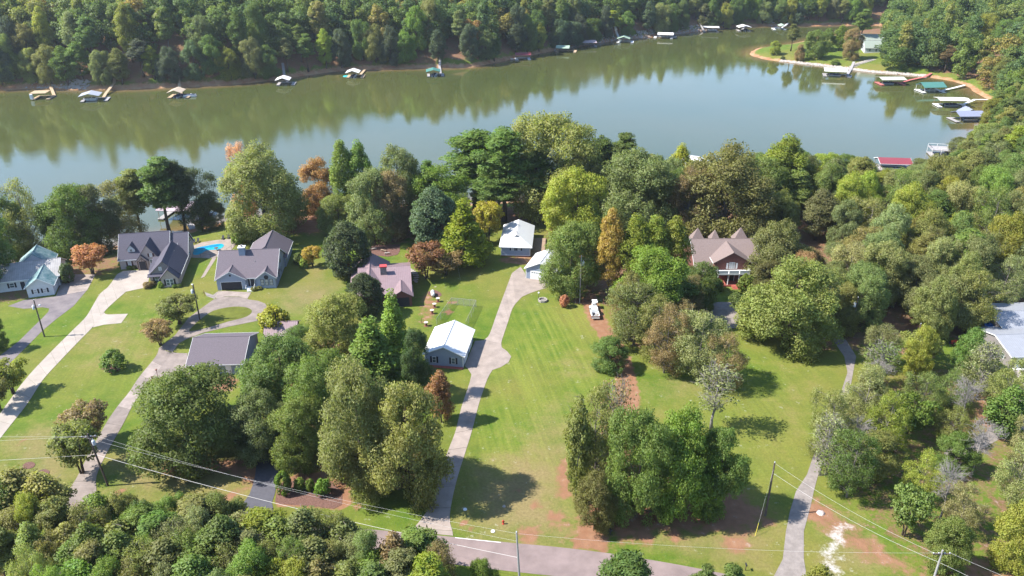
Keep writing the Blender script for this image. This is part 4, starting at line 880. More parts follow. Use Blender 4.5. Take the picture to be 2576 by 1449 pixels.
M_tealroof = mat('weathered_green_roof', (0.30, 0.37, 0.36), 0.6, 0.3, var=0.2, scale=0.9, stripe=(1, 0.5, 0.4), col2=(0.03, 0.13, 0.145))
M_brick_p = mat('pink_brick', (0.47, 0.385, 0.355), 0.9, 0.2, var=0.14, scale=7, bump=0.3)
M_brick_r = mat('red_brick', (0.20, 0.085, 0.072), 0.9, 0.2, var=0.18, scale=7, bump=0.3)
M_blue = mat('blue_grey_siding', (0.33, 0.38, 0.48), 0.75, 0.3, var=0.04, scale=1, stripe=(2, 0.22, 0.5))
M_blue2 = mat('slate_blue_siding', (0.28, 0.335, 0.43), 0.75, 0.3, var=0.04, scale=1, stripe=(2, 0.22, 0.5))
M_white = mat('white_trim', (0.78, 0.78, 0.77), 0.6, 0.3, var=0.03)
M_wsiding = mat('white_siding', (0.62, 0.64, 0.66), 0.75, 0.3, var=0.04, stripe=(2, 0.22, 0.4))
M_grey = mat('grey_siding', (0.24, 0.215, 0.21), 0.8, 0.3, var=0.05, stripe=(2, 0.22, 0.4))  # grey darkened in the colour to carry tree shade on the east house
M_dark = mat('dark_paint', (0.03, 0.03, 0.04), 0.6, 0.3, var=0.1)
M_maroon = mat('maroon_paint', (0.085, 0.03, 0.035), 0.6, 0.3, var=0.1)
M_glass = mat('window_glass', (0.11, 0.15, 0.17), 0.08, 0.6, var=0.3, scale=1.5)
M_curtain = mat('pale_curtain_glass', (0.45, 0.46, 0.47), 0.15, 0.6, var=0.08)  # panes in one even pale grey
M_wood = mat('weathered_wood', (0.33, 0.235, 0.165), 0.9, 0.2, var=0.18, scale=3)
M_darkwood = mat('dark_timber', (0.14, 0.085, 0.06), 0.9, 0.2, var=0.2, scale=3)
M_stone = mat('grey_stone', (0.26, 0.24, 0.23), 0.9, 0.2, var=0.3, scale=4, bump=0.5)
M_redmetal = mat('red_metal', (0.50, 0.07, 0.07), 0.5, 0.4, var=0.06, stripe=(0, 0.5, 0.3))
M_steps = mat('red_brick_steps', (0.42, 0.12, 0.09), 0.85, 0.2, var=0.12)
M_poleg0 = mat('vent_grey', (0.40, 0.40, 0.40), 0.6, 0.3)
def gable_body(u0, u1, v0, v1, z0, ze, zr, ax='u', rp=None):
    mb = MB()
    if ax == 'u':
        r_ = rp if rp is not None else (v0 + v1) / 2
        P = [(v0, z0), (v1, z0), (v1, ze), (r_, zr), (v0, ze)]; A = [(u0, a, z) for a, z in P]; B = [(u1, a, z) for a, z in P]
    else:
        r_ = rp if rp is not None else (u0 + u1) / 2
        P = [(u0, z0), (u1, z0), (u1, ze), (r_, zr), (u0, ze)]; A = [(a, v0, z) for a, z in P]; B = [(a, v1, z) for a, z in P]
    return mb.add(A + B, [(0, 1, 2, 3, 4), (9, 8, 7, 6, 5)] + [(i, i + 5, (i + 1) % 5 + 5, (i + 1) % 5) for i in range(5)])
def gable_roof(u0, u1, v0, v1, ze, zr, ax='u', rp=None, oh=0.45, g=0.35, t=0.16, lift=0.02):
    mb = MB(); a0, a1, b0, b1 = (u0, u1, v0, v1) if ax == 'u' else (v0, v1, u0, u1)
    r_ = rp if rp is not None else (b0 + b1) / 2; sl0 = (zr - ze) / (r_ - b0); sl1 = (zr - ze) / (b1 - r_)
    f = (lambda a, b, z: (a, b, z)) if ax == 'u' else (lambda a, b, z: (b, a, z)); k = t + lift
    p1 = [f(a0 - g, b0 - oh, ze - sl0 * oh + k), f(a1 + g, b0 - oh, ze - sl0 * oh + k), f(a1 + g, r_, zr + k), f(a0 - g, r_, zr + k)]
    p2 = [f(a0 - g, r_, zr + k), f(a1 + g, r_, zr + k), f(a1 + g, b1 + oh, ze - sl1 * oh + k), f(a0 - g, b1 + oh, ze - sl1 * oh + k)]
    if ax != 'u': p1.reverse(); p2.reverse()
    mb.slab(p1, t); mb.slab(p2, t); return mb
def fascia(u0, u1, v0, v1, ze, zr, ax='u', rp=None, oh=0.45, g=0.35, t=0.16, lift=0.02, w_=0.2, ends=(1, 1), eaves=(1, 1)):
    """white boards along the rakes and eaves of a gable roof"""
    mb = MB(); a0, a1, b0, b1 = (u0, u1, v0, v1) if ax == 'u' else (v0, v1, u0, u1)
    r_ = rp if rp is not None else (b0 + b1) / 2; sl0 = (zr - ze) / (r_ - b0); sl1 = (zr - ze) / (b1 - r_)
    f = (lambda a, b, z: (a, b, z)) if ax == 'u' else (lambda a, b, z: (b, a, z)); k = t + lift + 0.012
    for e, a in ((0, a0 - g), (1, a1 + g)):
        if not ends[e]: continue
        s_ = -1 if e == 0 else 1; q0, q1 = a - 0.0 * s_, a + 0.05 * s_
        for bb, zz, sl in ((b0 - oh, ze - sl0 * oh, 0), (b1 + oh, ze - sl1 * oh, 1)):
            pts = [f(q, b_, z_) for q in (min(q0, q1), max(q0, q1)) for b_, z_ in ((bb, zz + k), (r_, zr + k), (r_, zr + k - w_), (bb, zz + k - w_))]
            mb.add(pts, [(0, 1, 2, 3), (7, 6, 5, 4), (0, 4, 5, 1), (1, 5, 6, 2), (2, 6, 7, 3), (3, 7, 4, 0)])
    for e, (bb, zz, s_) in enumerate(((b0 - oh, ze - sl0 * oh, -1), (b1 + oh, ze - sl1 * oh, 1))):
        if not eaves[e]: continue
        b_a, b_b = sorted((bb, bb + 0.05 * s_)); A, B = f(a0 - g, b_a, zz + k - w_), f(a1 + g, b_b, zz + k)
        mb.box(min(A[0], B[0]), max(A[0], B[0]), min(A[1], B[1]), max(A[1], B[1]), A[2], B[2])
    return mb
def win(p, face, a, z, w_, h, pl, fm=None, pm=None, shut=None, rows=2, cols=1):
    fm = fm or M_white; pm = pm or M_glass
    def B(a0, a1, z0, z1, d0, d1):
        if face == 'S': return (a0, a1, pl - d1, pl - d0, z0, z1)
        if face == 'N': return (a0, a1, pl + d0, pl + d1, z0, z1)
        if face == 'E': return (pl + d0, pl + d1, a0, a1, z0, z1)
        return (pl - d1, pl - d0, a0, a1, z0, z1)
    o = bx('window', fm, p, *B(a - w_ / 2, a + w_ / 2, z, z + h, -0.02, 0.05)); e = 0.09
    for c in range(cols):
        for r_ in range(rows):
            x0 = a - w_ / 2 + e + (w_ - e) / cols * c; z0 = z + e + (h - e) / rows * r_
            bx('pane', pm, o, *B(x0, x0 + (w_ - e) / cols - e, z0, z0 + (h - e) / rows - e, 0.0, 0.065))
    if shut:
        for s_ in (-1, 1):
            c = a + s_ * (w_ / 2 + 0.24); bx('shutter', shut, p, *B(c - 0.2, c + 0.2, z - 0.02, z + h + 0.02, -0.02, 0.06))
    return o
def door(p, face, a, z, w_, h, pl, m, name='door', panels=0, knob=True):
    B = (lambda a0, a1, z0, z1, d0, d1: (a0, a1, pl - d1, pl - d0, z0, z1)) if face == 'S' else (lambda a0, a1, z0, z1, d0, d1: (pl + d0, pl + d1, a0, a1, z0, z1))
    bx('door_frame', M_white, p, *B(a - w_ / 2 - 0.12, a + w_ / 2 + 0.12, z, z + h + 0.12, -0.02, 0.03))
    o = bx(name, m, p, *B(a - w_ / 2, a + w_ / 2, z + 0.01, z + h, -0.01, 0.06))
    if panels:
        for r_ in range(panels):
            z0 = z + 0.06 + (h - 0.06) / panels * r_; bx('panel', m, o, *B(a - w_ / 2 + 0.06, a + w_ / 2 - 0.06, z0, z0 + (h - 0.06) / panels - 0.06, 0.0, 0.075))
    elif knob: bx('handle', M_stone, o, *B(a + w_ / 2 - 0.16, a + w_ / 2 - 0.08, z + 1.0, z + 1.1, 0.05, 0.13))
    return o
def house(name, X, Y, ang, label, cat='house', z=None):
    return tag(empty(name, (X, Y, gz(X, Y) if z is None else z), R(ang)), label, cat)
def wing(p, wm, rm, u0, u1, v0, v1, ze, zr, ax='u', rp=None, oh=0.45, g=0.35, z0=-1.2, trim=True, ends=(1, 1), eaves=(1, 1), nm='roof'):
    gable_body(u0, u1, v0, v1, z0, ze, zr, ax, rp).build('wall', wm, p)
    r_ = gable_roof(u0, u1, v0, v1, ze, zr, ax, rp, oh, g).build(nm, rm, p)
    b0_, b1_ = (v0, v1) if ax == 'u' else (u0, u1); r0 = rp if rp is not None else (b0_ + b1_) / 2; zc = zr + 0.18
    if ax == 'u': MB().tube([(u0 - g, r0, zc), (u1 + g, r0, zc)], 0.09, 6).build('ridge_cap', rm, r_)
    else: MB().tube([(r0, v0 - g, zc), (r0, v1 + g, zc)], 0.09, 6).build('ridge_cap', rm, r_)
    if trim: fascia(u0, u1, v0, v1, ze, zr, ax, rp, oh, g, ends=ends, eaves=eaves).build('fascia', M_white, r_)
    return r_

# green roofed house at the west edge
h = house('white_house', -119.1, 174.9, 18, 'white house with weathered green wing roof and silver metal main roof')
wing(h, M_wsiding, M_silver, -16, 6.4, 5.4, 15.2, 2.9, 5.4)
wing(h, M_wsiding, M_tealroof, 0.1, 5.9, 0, 9.6, 2.75, 4.75, 'v', g=0.3, ends=(1, 0), nm='wing_roof')
wing(h, M_wsiding, M_tealroof, -4.2, 3.6, 13.5, 19.5, 3.2, 6.1, 'v', ends=(0, 1), nm='rear_roof')
for a in (1.9, 4.0): win(h, 'S', a, 0.9, 0.8, 1.15, 0.0, M_white, M_curtain, M_dark)
win(h, 'E', 9.0, 1.2, 0.9, 1.4, 6.4, M_white, M_glass, M_dark)
for a in (-4.3, -8.5): win(h, 'S', a, 0.9, 1.1, 1.3, 5.4, M_white, M_glass, M_dark)
door(h, 'S', -1.9, 0.1, 1.0, 2.1, 5.4, M_dark)
# brick house
h = house('brick_house', -103.6, 191.6, 11.5, 'large pinkish brick house with steep charcoal gables and a garage wing', z=-0.15)
wing(h, M_brick_p, M_shingle, 0, 12.4, 0, 11, 3.1, 7.9, trim=True, ends=(1, 1), eaves=(1, 0), g=0.25)
wing(h, M_brick_p, M_shingle, 12.4, 16.9, 0.4, 10.6, 2.8, 7.2, ends=(0, 1), eaves=(0, 0), nm='lower_roof')
wing(h, M_brick_p, M_shingle, 4.7, 10.3, -1.0, 5.0, 3.0, 6.9, 'v', rp=7.6, trim=False, nm='gable_roof', g=0.3)
wing(h, M_brick_p, M_shingle, 4.6, 7.3, -1.5, 0.5, 2.9, 4.3, 'v', trim=False, nm='porch_roof', g=0.25, oh=0.3)
bx('porch_shade_panel', M_dark, h, 5.15, 6.75, -1.53, -1.40, 0.1, 2.6)  # flat dark panel on the wall, painted shade for the porch opening
bx('porch_floor', M_brick_r, h, 4.5, 7.4, -2.6, -1.5, -0.6, 0.12)
for a in (4.85, 6.95): MB().tube([(a, -1.72, 0.1), (a, -1.72, 2.85)], 0.1, 8).build('post', M_darkwood, h)
for a, b in (((4.85, 2.5), (5.95, 3.6)), ((6.95, 2.5), (5.95, 3.6)), ((5.95, 2.6), (5.95, 3.9))): MB().tube([(a[0], -1.74, a[1]), (b[0], -1.74, b[1])], 0.07, 6).build('brace', M_darkwood, h)
dm = wing(h, M_wsiding, M_shingle, 2.2, 4.0, 1.3, 5.0, 5.2, 6.3, 'v', oh=0.25, g=0.2, z0=3.0, trim=False, nm='dormer_roof')
win(h, 'S', 3.1, 4.1, 0.8, 1.15, 1.3, M_white, M_glass)
win(h, 'S', 2.4, 0.6, 0.85, 1.7, 0.0, M_white, M_curtain, M_maroon)
win(h, 'S', 8.3, 3.6, 0.7, 0.9, -1.0, M_white, M_curtain, M_maroon)
for a in (8.1, 8.95, 9.8): win(h, 'S', a, 0.7, 0.75, 2.1, -1.0, M_white, M_glass)
gable_body(9.7, 13.0, -9.8, 0.0, -1.2, 2.5, 3.2, 'v').build('link_wall', M_brick_p, h)
for k, (v0, zt) in enumerate(((-3.6, 3.4), (-7.4, 3.1))): MB().slab([(9.0, v0 - 1.5, zt - 0.5), (12.5, v0 - 1.5, zt - 0.5), (12.5, v0 + 1.4, zt + 0.6), (9.0, v0 + 1.4, zt + 0.6)], 0.15).build('shed_roof', M_shingle, h)
wing(h, M_brick_p, M_shingle, 9.7, 16.9, -11.6, 1.5, 2.9, 6.4, 'v', rp=13.4, ends=(0, 0), eaves=(1, 1), nm='garage_roof')
MB().add([(10.1, -11.66, 2.95), (16.5, -11.66, 2.95), (13.4, -11.66, 6.1)], [(0, 1, 2)]).build('gable_panel', M_grey, h)
MB().slab([(9.4, -12.6, 2.75), (13.0, -12.6, 2.75), (13.0, -11.62, 3.3), (9.4, -11.62, 3.3)], 0.12).build('pent_roof', M_shingle, h)
wing(h, M_brick_p, M_shingle, 12.8, 16.75, -13.8, -9.5, 2.75, 4.9, 'v', ends=(0, 0), eaves=(0, 0), nm='front_roof', g=0.3, oh=0.4)
win(h, 'S', 12.6, 4.0, 0.7, 0.95, -11.68, M_white, M_curtain, rows=2)
win(h, 'S', 11.3, 0.6, 0.85, 1.75, -11.6, M_white, M_glass, M_dark)
for a in (14.35, 15.25): win(h, 'S', a, 0.6, 0.85, 1.75, -13.8, M_white, M_glass)
for a in (13.65, 15.95): bx('shutter', M_dark, h, a - 0.2, a + 0.2, -13.86, -13.78, 0.58, 2.37)
for a in (4.0, 7.2): win(h, 'E', a, 3.9 if a > 5 else 1.0, 0.8, 1.3, 16.9, M_white, M_glass, M_dark)
for v, z in ((-2.5, 5.1), (2.5, 5.2)): MB().tube([(14.6, v, z - 0.8), (14.6, v, z + 0.3)], 0.07, 7).build('vent_pipe', M_white, h)
# blue house
h = house('blue_house', -73.8, 179.0, 5.8, 'blue-grey house with violet-grey shingle roof, blue chimney and dark garage door', z=0.0)
r_ = wing(h, M_blue, M_shingle2, 0, 14.5, 0.7, 15.0, 3.0, 7.3, rp=7.9, eaves=(1, 0))
wing(h, M_blue, M_shingle2, 0.05, 7.0, 0, 6.0, 2.95, 4.95, 'v', ends=(1, 0), eaves=(0, 0), nm='garage_roof')
wing(h, M_blue, M_shingle2, 9.9, 14.4, 0.15, 5.0, 2.95, 4.6, 'v', ends=(1, 0), eaves=(0, 0), nm='gable_roof')
wing(h, M_blue, M_shingle2, 5.0, 14.9, 13.0, 24.0, 2.8, 6.0, 'v', rp=10.2, ends=(0, 1), eaves=(1, 1), nm='rear_roof')
door(h, 'S', 3.55, 0.02, 5.0, 2.15, 0.0, M_dark, 'garage_door', panels=4)
bx('louver', M_dark, h, 3.3, 3.75, -0.05, 0.02, 3.7, 4.2)
bx('recess_shade_panel', M_dark, h, 7.5, 9.3, 0.66, 0.8, 0.5, 2.75)  # shade of the entry painted as a dark sheet over the wall
door(h, 'S', 8.6, 0.5, 0.95, 2.1, 0.64, M_dark)
for k in range(4): bx('step', M_white, h, 7.4, 9.0, -0.5 - 0.32 * k, -0.2 - 0.32 * k, 0.0, 0.5 - 0.12 * k)
bx('porch_floor', M_white, h, 7.0, 9.7, -0.2, 0.7, 0.0, 0.48)
for a in (7.2, 9.2): MB().tube([(a, -1.5, 0.9), (a, -0.2, 1.4), (a, 0.6, 1.4)], 0.05, 6).build('handrail', M_white, h)
for a in (11.1, 12.2, 13.3): win(h, 'S', a, 0.8, 0.85, 1.7, 0.15, M_dark, M_curtain)
MB().lathe([(0.55, -0.06), (0.55, 0.03)], 16, (12.2, 0.12, 3.05), 'y').build('arch_window', M_dark, h)
for a in (5, 8): win(h, 'E', a, 1.0, 0.8, 1.3, 14.5, M_dark, M_curtain)
win(h, 'E', 7.9, 3.6, 1.2, 0.9, 14.5, M_dark, M_glass)
c = bx('chimney', M_blue2, h, 4.9, 6.4, 6.3, 7.7, 5.0, 8.6); bx('chimney_cap', M_white, c, 4.75, 6.55, 6.15, 7.85, 8.6, 8.75); MB().lathe([(0.22, 8.75), (0.25, 9.1), (0.32, 9.12), (0.32, 9.2)], 12, (5.65, 7.0, 0)).build('flue', M_stone, c)
for u_, v_, z_ in ((11.5, 9.0, 6.8), (3.0, 9.4, 6.7), (9.0, 4.6, 5.5)): MB().tube([(u_, v_, z_ - 0.6), (u_, v_, z_ + 0.35)], 0.07, 7).build('vent_pipe', M_poleg0, h)
# brown metal roofed house
h = house('brown_roof_house', -33.0, 171.0, 8, 'brick house under a pinkish brown metal roof with red-capped stone chimney', z=0.0)
wing(h, M_brick_r, M_brownmetal, -3.8, 8.6, 0, 17.5, 2.8, 5.3, rp=10.0, trim=False)
wing(h, M_brick_r, M_brownmetal, -5.6, 3.2, 4.0, 19.0, 2.85, 5.5, 'v', trim=False, nm='wing_roof')
wing(h, M_brick_r, M_brownmetal, 4.2, 8.8, -1.7, 3.8, 2.8, 4.2, 'v', rp=6.4, trim=False, nm='porch_roof')
c = bx('chimney', M_stone, h, 1.5, 3.0, 6.9, 8.1, 4.0, 6.7); bx('chimney_cap', M_redmetal, c, 1.35, 3.15, 6.75, 8.25, 6.7, 7.0)
bx('recess_shade_panel', M_dark, h, 4.8, 8.2, -1.74, -1.66, 0.1, 2.4)  # dark sheet stands in for the shade under the porch roof
win(h, 'E', 6.0, 0.9, 1.0, 1.3, 8.6)
# white roofed cottage with dutch gable
h = house('cottage', -3.0, 200.4, -4, 'small blue cottage with bright white metal roof and brick footing', z=-0.1)
gable_body(0, 8.0, 0, 15.3, 0.5, 3.3, 3.32, 'v').build('wall', M_blue, h); bx('footing', M_brick_r, h, -0.02, 8.02, -0.02, 15.32, -2.5, 0.5)
mb = MB(); e = 0.55; zr, ze, vr = 5.6, 3.12, 3.3
z5 = ze + (zr - ze) * 0.78; du = 4.0 * 0.22
mb.slab([(-e, -e, ze), (8 + e, -e, ze), (4 + 1.0, 2.7, z5), (4 - 1.0, 2.7, z5)], 0.14)
mb.slab([(8 + e, -e, ze), (8 + e, 15.3 + e, ze), (4, 15.3 - 1.2, zr), (4, 2.2, zr), (4 + 1.0, 2.7, z5)], 0.14)
mb.slab([(-e, 15.3 + e, ze), (-e, -e, ze), (4 - 1.0, 2.7, z5), (4, 2.2, zr), (4, 15.3 - 1.2, zr)], 0.14)
mb.slab([(8 + e, 15.3 + e, ze), (-e, 15.3 + e, ze), (4, 15.3 - 1.2, zr)], 0.14)
rf = mb.build('roof', M_whitemetal, h)
MB().add([(3.1, 2.74, z5 - 0.02), (4.9, 2.74, z5 - 0.02), (4.0, 2.5, zr - 0.15)], [(0, 1, 2)]).build('gable_vent', M_dark, rf)
bx('eave_board', M_white, rf, -e, 8 + e, -e - 0.05, -e, ze - 0.22, ze - 0.02)
for a in (3.2, 4.95): win(h, 'S', a, 1.95, 0.75, 0.9, 0, M_white, M_curtain, M_dark)
for a in (0.06, 7.94): bx('corner_board', M_white, h, a - 0.09, a + 0.09, -0.05, 0.03, 0.5, 3.2)
bx('sill_board', M_white, h, -0.03, 8.03, -0.05, 0.0, 0.42, 0.56)
MB().tube([(4, 4.0, 5.3), (4, 4.0, 6.0)], 0.1, 8).build('vent_pipe', M_dark, h)
dk = bx('deck', M_wood, h, 8.05, 12.0, 1.0, 13.0, 0.15, 0.45)
for v in (1.0, 4.0, 7.0, 10.0, 13.0): MB().tube([(11.95, v, -1.5), (11.95, v, 1.45)], 0.06, 6).build('post', M_darkwood, h)
for v in (1.0, 13.0): MB().tube([(8.2, v, 1.4), (11.95, v, 1.4)], 0.05, 6).build('rail', M_darkwood, h)
MB().tube([(11.95, 1.0, 1.4), (11.95, 13.0, 1.4)], 0.05, 6).build('rail', M_darkwood, h)
# garages
def garage(name, X, Y, ang, W, D, ze, zr, wm, rm, label, ax='v'):
    h = house(name, X, Y, ang, label, 'garage'); wing(h, wm, rm, 0, W, 0, D, ze, zr, ax, oh=0.4, g=0.35); return h
h = garage('garage', 3.6, 186.3, -19, 7.6, 9.6, 2.9, 4.8, M_blue2, M_whitemetal, 'blue garage with white metal roof and wide white garage door')
d_ = door(h, 'S', 3.9, 0.02, 5.2, 2.25, 0, M_white, 'garage_door', panels=4)
for k in range(8): bx('pane', M_glass, d_, 1.55 + 0.62 * k, 1.95 + 0.62 * k, -0.09, -0.05, 1.8, 2.02)
for a in (0.06, 7.54): bx('corner_board', M_white, h, a - 0.09, a + 0.09, -0.04, 0.03, 0, 2.8)
h = garage('garage', -18.3, 143.6, -8.0, 8.2, 11.2, 2.75, 4.6, M_blue, M_whitemetal, 'blue-grey garage with white metal roof and two shuttered gable windows')
for a in (2.0, 6.1): win(h, 'S', a, 0.7, 0.85, 1.45, 0, M_white, M_glass, M_dark)
for a in (0.06, 8.14): bx('corner_board', M_white, h, a - 0.09, a + 0.09, -0.04, 0.03, 0, 2.7)
for v in (3.0, 7.8): door(h, 'E', v, 0.02, 3.2, 2.2, 8.2, M_white, 'garage_door', panels=4)
MB().box(-0.2, 8.3, -0.9, -0.1, -0.05, 0.10).build('flower_edge', M_steps, h)
h = garage('shingled_garage', -66.3, 139.3, 3, 11.0, 12.6, 2.6, 5.3, M_blue2, M_shingle2, 'blue garage with violet-grey shingle roof beside the loop driveway', 'u')
MB().tube([(0.5, -0.06, 1.6), (0.5, -0.2, 1.7)], 0.1, 8).build('wall_lamp', M_dark, h)
door(h, 'S', 8.0, 0.02, 0.95, 2.05, 0, M_white)
win(h, 'S', 5.0, 1.0, 0.9, 1.0, 0)
p0 = G0(670, 868)
h = house('outbuilding', p0.x, p0.y, 6, 'small outbuilding with pinkish brown roof half hidden by oaks', 'shed'); wing(h, M_brick_r, M_brownmetal, 0, 6.5, 0, 6, 2.4, 3.9, trim=False); win(h, 'S', 3, 0.9, 1, 1, 0)
# brown roofed brick house on the east lot
h = house('brick_house', 46.9, 184.3, 0.8, 'brick house with brown shingle roof, white balcony and three rear turrets', z=0.0)
wing(h, M_brick_r, M_shingle3, 0, 16.5, 0, 15.0, 3.2, 8.6, rp=7.4)
wing(h, M_brick_r, M_shingle3, 4.6, 13.2, -0.6, 8.5, 5.7, 8.2, 'v', rp=8.9, ends=(0, 0), eaves=(1, 1), nm='cross_roof', oh=0.6)
for cu, sc_ in ((2.3, 1.15), (6.9, 0.8), (13.7, 1.2)):
    c_ = MB().add([(cu - 1.7 * sc_, 9.5, 7.2), (cu + 1.7 * sc_, 9.5, 7.2), (cu + 1.7 * sc_, 12.5, 7.2), (cu - 1.7 * sc_, 12.5, 7.2), (cu, 11.0, 8.6 + 1.6 * sc_)], [(0, 1, 4), (1, 2, 4), (2, 3, 4), (3, 0, 4), (3, 2, 1, 0)]).build('turret_roof', M_shingle3, h)
    bx('turret_wall', M_brick_r, c_, cu - 1.5 * sc_, cu + 1.5 * sc_, 9.7, 12.4, 2.0, 7.2)
win(h, 'S', 8.9, 3.75, 1.5, 1.85, -0.6, M_white, M_curtain, cols=2, rows=1)
for a in (7.7, 10.1): bx('shutter', M_white, h, a - 0.22, a + 0.22, -0.66, -0.58, 3.8, 5.4)
b_ = bx('balcony', M_white, h, 4.8, 13.0, -3.2, -0.62, 3.25, 3.5)
bx('balcony_rail', M_white, b_, 4.8, 13.0, -3.2, -3.08, 4.3, 4.42)
for k in range(3): bx('balcony_panel', M_white, b_, 4.95 + 2.7 * k, 7.45 + 2.7 * k, -3.17, -3.1, 3.56, 4.25)
for a in (4.8, 12.9): bx('side_rail', M_white, b_, a, a + 0.1, -3.08, -0.65, 3.6, 4.4)
for a in (5.0, 7.6, 10.3, 12.8): MB().tube([(a, -3.0, 0.3), (a, -3.0, 3.25)], 0.13, 10).build('column', M_white, h)
bx('porch_floor', M_steps, h, 4.6, 13.2, -3.3, -0.6, -0.5, 0.45)
for k in range(4): bx('step', M_steps, h, 8.6, 10.4, -3.7 - 0.4 * k, -3.3 - 0.4 * k, -0.1, 0.42 - 0.11 * k)
door(h, 'S', 9.2, 0.46, 1.1, 2.1, -0.6, M_dark)
for a in (2.2, 14.9): win(h, 'S', a, 0.8, 1.0, 1.6, 0, M_white, M_glass)
# house at the east edge
h = house('grey_house', 103.8, 142.1, 4, 'grey house with pale metal roof, shade-darkened siding and white garage door', z=0.0)
wing(h, M_grey, M_greymetal, 0, 18, 0, 12.0, 2.9, 4.5, rp=6.0, trim=True)
wing(h, M_grey, M_greymetal, 5.0, 18, 10, 22, 3.3, 4.6, rp=16, trim=True, nm='rear_roof')
door(h, 'S', 3.6, 0.02, 4.6, 2.2, 0, M_white, 'garage_door', panels=4)
bx('doorstep', M_white, h, 0.7, 3.0, -1.0, -0.05, 0.0, 0.14)
for v in (2.5, 7.0): win(h, 'W', v, 1.0, 1.0, 1.2, 0, M_white)
# houses on and behind the headland, in the far wood
def far_house(x, y, W, D, ze, zr, wm, rm, ang, label, ax='u'):
    b = G(x, y); h = house('lake_house', b.x, b.y, ang, label); wing(h, wm, rm, 0, W, 0, D, ze, zr, ax)
    for k in range(3): win(h, 'S', W * (0.22 + 0.28 * k), 1.2, 1.2, 1.6, 0)
    return h
M_sage = mat('sage_roof', (0.26, 0.30, 0.25), 0.7, 0.3, var=0.06)
far_house(2174, 134, 14, 11, 3.5, 7.0, M_wsiding, M_sage, -8, 'pale house with sage green roof among the headland trees')
far_house(2168, 112, 13, 9, 3.2, 6.0, M_wsiding, M_sage, -8, 'low pale building behind the sage roofed headland house')
far_house(2478, 100, 20, 12, 4.0, 8.0, M_wsiding, M_shingle2, -6, 'house with slate-blue hip roof showing above the cove trees')
far_house(842, 100, 18, 11, 4, 8, M_wsiding, M_shingle3, 4, 'house with purple-brown roof glimpsed in the far wood')
far_house(690, 118, 16, 10, 4, 7, M_wsiding, M_white, 4, 'white building glimpsed in the far wood')

# ------------------------------------------------------------------ docks and boats
M_deckgrey = mat('grey_decking', (0.36, 0.34, 0.34), 0.9, 0.2, var=0.12, scale=1)
M_decktan = mat('tan_decking', (0.46, 0.34, 0.22), 0.9, 0.2, var=0.1, scale=1)
M_deckred = mat('red_decking', (0.50, 0.15, 0.14), 0.9, 0.2, var=0.08, scale=1)
M_floatm = mat('black_float', (0.025, 0.025, 0.03), 0.7, 0.3)
M_alu = mat('aluminium', (0.62, 0.63, 0.65), 0.4, 0.5, metal=0.4, var=0.05)
M_navy = mat('navy_canvas', (0.03, 0.045, 0.11), 0.8, 0.2, var=0.15)
M_cyan = mat('cyan_plastic', (0.02, 0.50, 0.56), 0.5, 0.4, var=0.05)
ROOFS = dict(blue=(0.36, 0.38, 0.44), tan=(0.55, 0.44, 0.33), white=(0.80, 0.78, 0.75), green=(0.07, 0.20, 0.17), red=(0.24, 0.05, 0.065), sage=(0.33, 0.44, 0.33), mauve=(0.46, 0.37, 0.38), cream=(0.64, 0.62, 0.53), lead=(0.24, 0.26, 0.36), grey=(0.56, 0.55, 0.53), olive=(0.46, 0.47, 0.38), plum=(0.46, 0.35, 0.38))
def pontoon(X, Y, ang, label, col=None, L=7.0, cover=True):
    b = tag(empty('pontoon_boat', (X, Y, WATER), R(ang)), label, 'boat')
    for s_ in (-0.85, 0.85): MB().tube([(-L / 2, s_, 0.15), (L / 2 - 0.7, s_, 0.15), (L / 2, s_, 0.35)], [0.32, 0.32, 0.06], 10).build('float_tube', M_alu, b)
    bx('deck', M_deckgrey, b, -L / 2, L / 2 - 0.3, -1.2, 1.2, 0.46, 0.56)
    for s_ in (-1.2, 1.14): bx('rail_panel', col or M_white, b, -L / 2 + 0.5, L / 2 - 0.5, s_, s_ + 0.06, 0.56, 1.15)
    if cover: MB().slab([(-L / 2 + 0.8, -1.0, 1.25), (L / 2 - 1.2, -1.0, 1.25), (L / 2 - 1.2, 1.0, 1.25), (-L / 2 + 0.8, 1.0, 1.25)], 0.3).build('cover', M_navy, b)
    bx('console', M_white, b, 0.2, 0.9, 0.3, 0.9, 0.56, 1.4)
    mt = bx('outboard_motor', M_dark, b, -L / 2 - 0.5, -L / 2 - 0.02, -0.2, 0.2, 0.1, 1.1)
    return b
def jetski(X, Y, ang, label):
    b = tag(empty('jet_ski', (X, Y, WATER), R(ang)), label, 'jet ski', 'jet skis')
    MB().add([(-1.4, -0.5, 0.05), (0.6, -0.5, 0.05), (1.5, 0, 0.25), (0.6, 0.5, 0.05), (-1.4, 0.5, 0.05), (-1.4, -0.45, 0.5), (0.5, -0.42, 0.55), (1.35, 0, 0.5), (0.5, 0.42, 0.55), (-1.4, 0.45, 0.5)],
             [(4, 3, 2, 1, 0), (5, 6, 7, 8, 9), (0, 1, 6, 5), (1, 2, 7, 6), (2, 3, 8, 7), (3, 4, 9, 8), (4, 0, 5, 9)]).build('hull', M_white, b)
    bx('seat', M_navy, b, -1.2, 0.2, -0.22, 0.22, 0.5, 0.8); MB().tube([(0.35, -0.4, 1.0), (0.35, 0.4, 1.0)], 0.05, 6).build('handlebar', M_dark, b); bx('cowl', M_white, b, 0.2, 0.8, -0.2, 0.2, 0.5, 0.98)
def gang(p, pts, w_, m, base):
    """a gangway: planks of one deck strip following points given in the picture, in the dock's own frame"""
    mw = base.inverted(); P = [mw @ Vector(q) for q in pts]; mb = MB()
    for a, b in zip(P[:-1], P[1:]):
        d = (b - a); n = Vector((-d.y, d.x, 0)).normalized() * w_ / 2
        mb.slab([a - n, b - n, b + n, a + n], 0.18)
    return mb.build('gangway', m, p)
